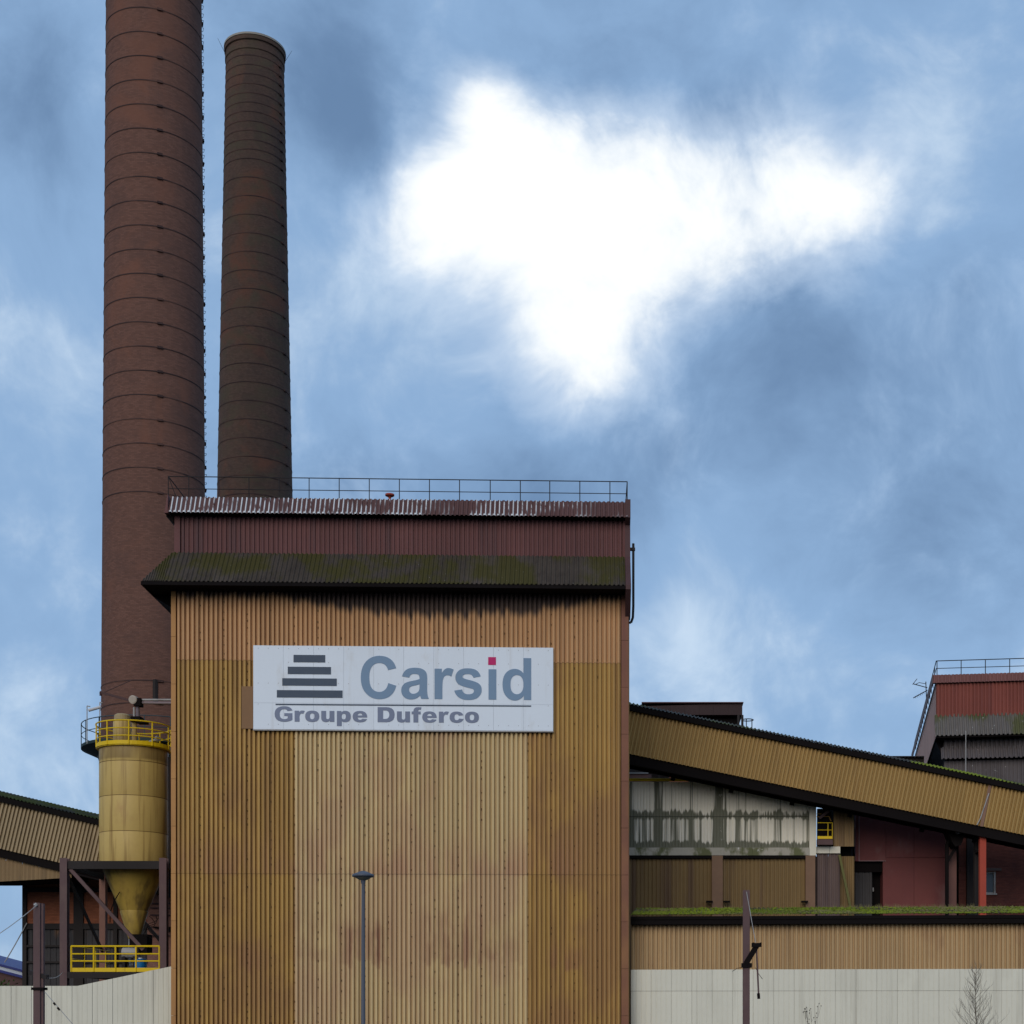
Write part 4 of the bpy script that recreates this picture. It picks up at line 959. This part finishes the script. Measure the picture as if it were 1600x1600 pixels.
# sloping underside of the side wall: side wall hangs lower to the back
side = MB()
yy = [0.02 + (bd - .02) * k / 12 for k in range(13)]
for a, b in zip(yy, yy[1:]):
    MB().quad((-.02, b, zt3_ - .1), (-.02, a, zt3_ - .1), (-.02, a, zt1_), (-.02, b, zt1_)).build('side_sheet', M['tower_side'], tb)
clad(tb, 'fascia_sheet', -.25, bw, zt1_, zt0_, -.25, .25, .04, mat('tower_fascia', (.17, .07, .062), .15, .7, speck=((.5, .5, .5), 4, .72)), groove=.3, tilt=.2)
MB().box(-.27, -.22, -.2, bd, zt1_, zt0_).build('side_fascia', mat('side_fascia_b', (.13, .07, .06)), tb)
MB().box(-.22, bw, -.22, .1, zt1_ + .01, zt1_ + .06).build('fascia_soffit', M['black'], tb)
clad(tb, 'canopy_sheet', -.12, bw, zt3_, zt2_ + .05, -1.0, .3, .1, M['roof_b'], groove=.4, web=.2, tilt=1.05)
MB().quad((-.12, -1.0, zt3_), (-.12, .05, zt2_ - .5), (-.12, .05, zt2_ + .05)).build('canopy_end', M['roof_b'], tb)
MB().box(-.1, bw, -.95, bd, zt3_ - .1, zt3_ - .04).build('canopy_soffit', M['black'], tb)
MB().prism([(-.03, zt3_ - .1), (.9, zt3_ - 2.2), (.9, zt3_ - .1)], .4, bd).build('side_soffit', M['black'], tb)
z1_ = Tb.z(1500, 1168); z2_ = Tb.z(1500, 1186, -.5)
clad(tb, 'lower_sheet', .5, bw, z1_ - .6, zt3_ - .1, .05, .3, .1, M['roof_dk'], groove=.35)
clad(tb, 'lower_canopy_sheet', .3, bw, z2_, z1_, -.6, .3, .1, M['roof_dk'], groove=.4, web=.2, tilt=.65)
clad(tb, 'lower_sheet', .5, bw, z2_ - 3.5, z2_ - .05, -.1, .25, .05, M['roof_dk'], groove=.35)
MB().box(.55, bw, .15, bd, 0, zt2_ - .2).build('lower_core', M['black'], tb)
zb_2 = zt0_ - .04; hb = Tb.z(1463, 1032.5) - zb_2
xs = [.05 + 1.62 * k for k in range(11)]
r_ = railing(tb, 'roof_railing', [(.0, bd, zb_2), (.0, .05, zb_2), (bw, .05, zb_2)], hb, [(x, .05, zb_2) for x in xs] + [(0, 1.9 * k + 1.9, zb_2) for k in range(15)], M['rail'], r=.03)
MB().tube((Tb.x(1509, -1), -1.02, zt3_ + .3), (Tb.x(1509, -1), -1.02, z2_ - 1.4), .03).build('hanging_rod', M['grey'], tb)

da = min((abs(CX + F * (Tb.o + Tb.ey * d).x / (Tb.o + Tb.ey * d).y - 1449), d) for d in [k * .25 for k in range(100)])[1]
aP = Tb.o + Tb.ey * da
ant = tag(empty('tv_antenna', (aP.x, aP.y, zb_2)), 'thin rod aerial sticking out left from the railing of the back tower', 'antenna')
MB().tube((-.05, 0, .1), (-.12, 0, hb + .95), .035).build('mast', M['rail'], ant)
aq = lambda dx, dz: Vector((-.1 + dx * aP.y / F, 0, hb + .35 + dz * aP.y / F))
MB().tube(aq(2, 3), aq(-20, 9), .032).build('boom', M['rail'], ant)
MB().tube(aq(2, -1), aq(-20, -13), .036).build('boom', M['rail'], ant)
MB().tube(aq(-21, 8), aq(-14, 17), .026).build('element', M['rail'], ant)
MB().path([aq(-17, 8), aq(-11, 11), aq(0, 9)], .022).build('element', M['rail'], ant)
el = MB()
for k in range(6): el.tube(aq(-17 + k * 2.6, -11.5 + k * 1.4 + 1.6), aq(-16 + k * 2.6, -11.5 + k * 1.4 - 2.2), .015, n=4)
el.build('element_comb', M['rail'], ant)

# dark hall roof between gallery and back tower
Hf = Frame(1352, 112)
hl = Hf.root('far_hall'); tag(hl, 'low dark hall roof peeking over the gallery, left of the back tower', 'building')
hx = Hf.x(1445)
MB().box(.3, hx, .3, 12, 0, Hf.z(1400, 1180)).build('wall', M['steel'], hl)
clad(hl, 'roof_sheet', 0, hx, Hf.z(1400, 1183), Hf.z(1400, 1171.5), 0, .25, .05, mat('far_roof', (.05, .055, .055), .2), groove=.4, web=.2, tilt=4)

# dark canopy above the gallery
Kf = Frame(1040, 96)
kn = Kf.root('loading_canopy'); tag(kn, 'black flat canopy with ladder hoop rising above the right gallery', 'canopy')
kx0, kx1 = -1.5, Kf.x(1160)
zk0, zk1, zk2 = Kf.z(1100, 1117), Kf.z(1040, 1103.5), Kf.z(1160, 1099)
kr = mat('canopy_dark_red', (.035, .018, .018), .3)
n = 7
for i in range(n):
    a = kx0 + (kx1 - kx0) * i / n; b = kx0 + (kx1 - kx0) * (i + 1) / n
    za, zb3 = zk1 + (zk2 - zk1) * i / n, zk1 + (zk2 - zk1) * (i + 1) / n
    MB().prism([(a + .004, zk0), (b - .004, zk0), (b - .004, zb3), (a + .004, za)], 0, 4).build('canopy_panel', kr, kn)
MB().box(kx0, kx1 + .06, -.15, 4.1, zk2 + .0, zk2 + .06).build('roof_plate', mat('plate_rust', (.09, .04, .04), .3), kn)
MB().box(kx0, kx1 - .3, .5, 3.8, 0, Kf.z(1140, 1120)).build('lower_body', M['black'], kn)
for x in (kx1 - .25, kx1):
    MB().box(x - .07, x + .07, .0, .15, 0, zk0).build('post', M['steel'], kn)
hk = Kf.x(1169); zh = Kf.z(1169, 1122.5)
lh = MB().path([(hk + .36 * math.cos(t * math.pi / 8), .5 + .36 * math.sin(t * math.pi / 8), zh) for t in range(17)], .03).build('ladder_hoop', M['rail'], kn)
MB().tube((hk - .1, .2, 0), (hk - .1, .2, zh), .03).tube((hk + .25, .2, 0), (hk + .25, .2, zh), .03).build('ladder_rail', M['rail'], kn)

# ================================================================== BRICK PLANT HOUSE BEHIND THE SILO
Q = Frame(36, 83.2)
qh = Q.root('plant_house'); tag(qh, 'dark-framed red brick plant house behind the silo, at the left edge', 'building')
M['brick4'] = brick_mat('orange_red_brick', (.30, .105, .055), (.15, .055, .045))
M['brick5'] = brick_mat('pinkish_brick', (.30, .155, .12), (.2, .1, .085))
qx1 = Q.x(275)
zq_t, zq_m, zq_l = Q.z(80, 1362), Q.z(80, 1391), Q.z(80, 1447)
for a, b, y0, y1, mm in ((42, 118, 1388, 1362, 'brick4'), (42, 118, 1443, 1394, 'brick4'), (118, 230, 1443, 1372, 'brick4'), (230, 275, 1520, 1362, 'brick5')):
    uvbox(Q.x(a), Q.x(b), Q.z(80, y0), Q.z(80, y1), 0, 'brick_infill', M[mm], qh)
MB().box(0, qx1, .15, 2.6, 0, zq_t).build('wall_core', M['black'], qh)
for a, b in ((36, 42.5), (116, 131), (178, 184)):
    MB().box(Q.x(a), Q.x(b), -.12, .12, 0, zq_t).build('column', M['steel'], qh)
for y0, y1 in ((1394, 1387), (1452, 1443), (1480, 1477), (1505, 1502)):
    MB().box(Q.x(42.6), Q.x(230), -.1, .1, Q.z(80, y0), Q.z(80, y1)).build('beam', M['steel'], qh)
clad(qh, 'lower_sheet', Q.x(43), Q.x(230), 0, Q.z(80, 1452), .06, .3, .03, mat('dark_panel', (.045, .042, .045), .3, .7, blotch=((.17, .085, .04), .8, .5, .56)), per=4)
MB().box(-.1, qx1, -.3, 2.7, zq_t, zq_t + .2).build('roof', M['steel'], qh)
for y in (1412, 1419, 1430, 1462):
    MB().tube((Q.x(236), -.15, Q.z(250, y)), (Q.x(272), -.15, Q.z(250, y)), .04).build('pipe', M['purple'], qh)
MB().prism([(Q.x(236), Q.z(250, 1448)), (Q.x(262), Q.z(250, 1456)), (Q.x(274), Q.z(250, 1456)), (Q.x(274), Q.z(250, 1449))], -.3, -.05).build('duct', M['black'], qh)

# far shed with blue roof
Z = Frame(40, 98)
bs = Z.root('blue_roof_shed'); tag(bs, 'low far shed with blue and white roof edge at the left border', 'building')
bm = mat('blue_sheet', (.03, .04, .20), .1, .5); wm_ = mat('white_fascia', (.6, .64, .7), .05)
def band(p, q_, t, y0, y1, nm, m):
    x0_, za = Z.loc(p[0], p[1]); x1_, zb_ = Z.loc(q_[0], q_[1]); th = t / F * 98
    MB().prism([(x0_, za - th), (x1_, zb_ - th), (x1_, zb_), (x0_, za)], y0, y1).build(nm, m, bs)
band((-120, 1474), (46, 1518), 3.5, -.1, 8, 'roof_edge', bm)
band((-120, 1478), (46, 1522), 6, 0, 8, 'fascia', wm_)
band((-120, 1484), (46, 1527), 4, -.12, 8, 'roof_edge', bm)
MB().prism([Z.loc(-120, 1600), Z.loc(44, 1600), Z.loc(44, 1530), Z.loc(-120, 1490)], .1, 7.5).build('wall', mat('shed_brown', (.11, .055, .05), .2), bs)
bo = at(4, HY, 90); bu = tag(empty('leafy_bush', (bo.x, bo.y, 0)), 'low green bush just above the left white fence', 'bush')
lf_ = MB(); hb_ = EYE + (HY - 1531) / F * 90
for k in range(2600):
    a = rnd.uniform(0, 6.283); rr = 2.3 * math.sqrt(rnd.random()); zt3 = hb_ * math.sqrt(max(0, 1 - (rr / 2.5) ** 2)) * rnd.uniform(.85, 1.04); z = zt3 * (1 - .75 * rnd.random() ** 2.2)
    p = Vector((rr * math.cos(a), rr * math.sin(a), z)); u_ = Vector((rnd.uniform(-1, 1), rnd.uniform(-1, 1), rnd.uniform(-.6, .6))).normalized(); v_ = u_.orthogonal().normalized(); s1 = rnd.uniform(.06, .13)
    lf_.quad(p - u_ * s1, p + v_ * s1 * .6, p + u_ * s1, p - v_ * s1 * .6)
lf_.build('foliage', mat('bush_leaf', (.075, .11, .02), .3, .7), bu)
st_m = MB()
for k in range(6):
    a = k * 1.05; st_m.tube((0, 0, 0), (1.2 * math.cos(a), 1.2 * math.sin(a), hb_ * .75), .06, .02)
st_m.build('stems', mat('bush_stem', (.12, .09, .06)), bu)

# ================================================================== LAMP, POLES, WIRES, SAPLING
lp = at(567.5, HY, 42)
sl = tag(empty('street_lamp', (lp.x, lp.y, 0)), 'slim grey street lamp with mushroom head in front of the ochre tower', 'lamp')
zl = EYE + (HY - 1368) / F * 42
lampm = mat('lamp_grey_blue', (.075, .085, .11), .06, .4)
MB().lathe([(.085, 0), (.085, .9), (.062, 1.0), (.045, zl - .17)], 16).build('pole', lampm, sl, smooth=True)
MB().lathe([(.06, zl - .22), (.065, zl - .13), (.05, zl - .12)], 16).build('collar', lampm, sl)
MB().lathe([(.05, zl - .14), (.12, zl - .115), (.22, zl - .055), (.235, zl - .045)], 28).build('bowl', mat('smoked_bowl', (.20, .19, .15), .05, .3), sl, smooth=True)
MB().lathe([(.235, zl - .05), (.295, zl - .035), (.302, zl), (.285, zl + .03), (.17, zl + .075), (.12, zl + .10), (.05, zl + .125), (0, zl + .13)], 28).build('hood', lampm, sl, smooth=True)
MB().lathe([(.16, 0), (.16, .03), (.085, .05)], 16).build('base_flange', lampm, sl)

# right steel pole with folded bracket
rp = at(1166, HY, 46)
pr_ = tag(empty('steel_pole', (rp.x, rp.y, 0)), 'maroon steel pole with a black folded bracket arm before the low shed', 'pole')
pq = lambda px, py, dy=0: Vector(((px - CX) / F * 46 - rp.x, dy, EYE + (HY - py) / F * 46))
MB().ibeam(0, 0, 0, pq(0, 1391)[2], .20, .19, .03, .03).build('pole', M['purple'], pr_)
MB().box(-.14, .16, -.15, .15, pq(0, 1512)[2], pq(0, 1505)[2]).build('clamp', M['black'], pr_)
MB().beam(pq(1165, 1506, -.13), pq(1182, 1478, -.13), .06, .16).build('bracket_arm', M['black'], pr_)
MB().beam(pq(1174, 1477, -.13), pq(1188, 1477, -.13), .14, .12).tube(pq(1188, 1480, -.13), pq(1188, 1473, -.13), .03).tube(pq(1177, 1480, -.13), pq(1177, 1473, -.13), .03).build('bracket_head', M['black'], pr_)
MB().tube(pq(1166, 1394, -.12), pq(1180, 1473, -.13), .012).build('stay_wire', M['grey'], pr_)
MB().tube(pq(1181.5, 1484, -.12), pq(1185, 1556, -.12), .026).build('hanging_rod', M['purple'], pr_)
MB().tube(pq(1184.5, 1552, -.12), pq(1185.2, 1561, -.12), .045).tube(pq(1183.5, 1559, -.12), pq(1186.5, 1557, -.12), .03).build('rod_end', M['black'], pr_)
MB().path([pq(1144, 1518, -.1), pq(1152, 1513, -.1), pq(1164, 1511, -.1)], .008).path([pq(1180, 1512, -.1), pq(1185, 1522, -.1), pq(1191, 1530, -.1)], .008).build('loose_wire', M['black'], pr_)

# left steel pole
lpo = at(61.5, HY, 42)
pl = tag(empty('steel_pole', (lpo.x, lpo.y, 0)), 'maroon steel pole with short crossarm and wires in front of the left fence', 'pole')
lq = lambda px, py, dy=0: Vector(((px - CX) / F * 42 - lpo.x, dy, EYE + (HY - py) / F * 42))
MB().box(-.125, .035, -.11, -.085, 0, lq(0, 1411)[2]).box(-.125, .035, .085, .11, 0, lq(0, 1411)[2]).box(.035, .06, -.115, .115, 0, lq(0, 1411.5)[2]).box(.06, .13, -.06, .06, 0, lq(0, 1412)[2]).build('pole', M['purple'], pl)
MB().beam(lq(40, 1519, .3), lq(79, 1527, -.2), .08, .12).build('crossarm', M['steel'], pl)
MB().box(-.17, .17, -.15, .15, lq(0, 1547)[2], lq(0, 1543)[2]).build('collar', M['black'], pl)
MB().tube(lq(60, 1413, -.1), lq(57, 1416, -.13), .05).build('insulator', M['grey'], pl)
def wire(label, p0, p1, sag=.0, r=.012, name='overhead_wire'):
    a, b = Vector(p0), Vector(p1); n = 8; pts = []
    for k in range(n + 1):
        t = k / n; p = a.lerp(b, t); p.z -= sag * 4 * t * (1 - t); pts.append(p - a)
    o = MB().path(pts, r, 5).build(name, M['grey'], None, a); tag(o, label, 'wire'); return o
wire('thin grey wire rising from the left border to the top of the left pole', at(-60, 1492, 40), at(58, 1414, 41.85), .1)
wire('steep grey stay wire from blue roof to the plant house corner, left border', at(7, 1504, 83), at(42, 1442, 83), .05, .03)
wire('thin wire from the left pole crossarm to the silo column', at(74, 1528, 41.8), at(98, 1519, 71.7), .1, .014)
gw = wire('dark guy wire running down to the right from the left pole', at(70, 1550, 41.9), at(200, 1700, 41.0), .0, .010)
gi = MB().tube(at(84, 1567, 41.8), at(86.5, 1570, 41.78), .03, n=8).tube(at(90, 1574.5, 41.75), at(93, 1578, 41.73), .03, n=8).build('wire_insulator', M['black'], None); 
gi.parent = gw; gi.location = -gw.location

# bare sapling
so_ = at(1526, HY, 58)
st = tag(empty('bare_sapling', (so_.x, so_.y, 0)), 'leafless thin sapling in front of the white fence at right', 'tree')
barkm = mat('twig_bark', (.17, .145, .115), .2)
zt_s = EYE + (HY - 1512) / F * 58
def spt(t): return Vector((.04 * math.sin(t * 7) - .03 * t, .03 * math.cos(t * 5), t * zt_s))
tr_ = MB()
for k in range(24): tr_.tube(spt(k / 24), spt((k + 1) / 24), .026 * (1 - k / 26) + .004, .026 * (1 - (k + 1) / 26) + .004, n=6, cap=False)
tr_.build('trunk', barkm, st)
cr = MB()
def twig(p, d, ln, r, lv):
    n = 4; q0 = Vector(p)
    for k in range(n):
        d = (d + Vector((rnd.uniform(-.15, .15), rnd.uniform(-.15, .15), .1))).normalized(); q1 = q0 + d * ln / n
        cr.tube(q0, q1, r * (1 - k / n * .7), r * (1 - (k + 1) / n * .7), n=4, cap=False)
        if lv and rnd.random() < .85:
            twig(q1, (d + Vector((rnd.uniform(-.9, .9), rnd.uniform(-.9, .9), rnd.uniform(0, .5)))).normalized(), ln * rnd.uniform(.3, .55), r * .6, lv - 1)
        q0 = q1
for k in range(46):
    t = .20 + .78 * k / 46; a = k * 2.4 + rnd.uniform(-.4, .4); e = rnd.uniform(.55, 1.1)
    d = Vector((math.cos(a), math.sin(a) * .8, e)).normalized()
    twig(spt(t), d, (1.05 - t) * 1.05 + .22, .011, 2)
cr.build('branches', barkm, st)
so2 = at(1266, HY, 58)
wd_ = tag(empty('dry_weed', (so2.x, so2.y, 0)), 'dead weed stalks with dark seed heads before the white fence', 'plant')
wm2 = MB(); hd = MB()
for k in range(7):
    a = rnd.uniform(0, 6.28); h = EYE + rnd.uniform(.25, .72); p = Vector((rnd.uniform(-.15, .3), rnd.uniform(-.1, .1), 0)); q_ = p + Vector((.12 * math.cos(a), .1 * math.sin(a), h))
    wm2.tube(p, q_, .008, .004, n=4, cap=False)
    for j in range(3):
        c_ = q_ + Vector((rnd.uniform(-.12, .12), rnd.uniform(-.1, .1), rnd.uniform(-.3, .05))); hd.tube(c_, c_ + Vector((.01, 0, .04)), .02, .012, n=5); wm2.tube(p.lerp(q_, .8), c_, .004, n=3, cap=False)
wm2.build('stalks', barkm, wd_); hd.build('seed_heads', M['black'], wd_)

# repeats share a group
for stem_, gname in (('brick_chimney', 'brick chimneys behind the tower'), ('conveyor_gallery', 'inclined conveyor galleries'), ('steel_pole', 'maroon steel poles'), ('panel_fence', 'off-white panel fences'), ('overhead_wire', 'wires at the left border')):
    for o in bpy.data.objects:
        if o.parent is None and o.name.split('.')[0] == stem_: o['group'] = gname
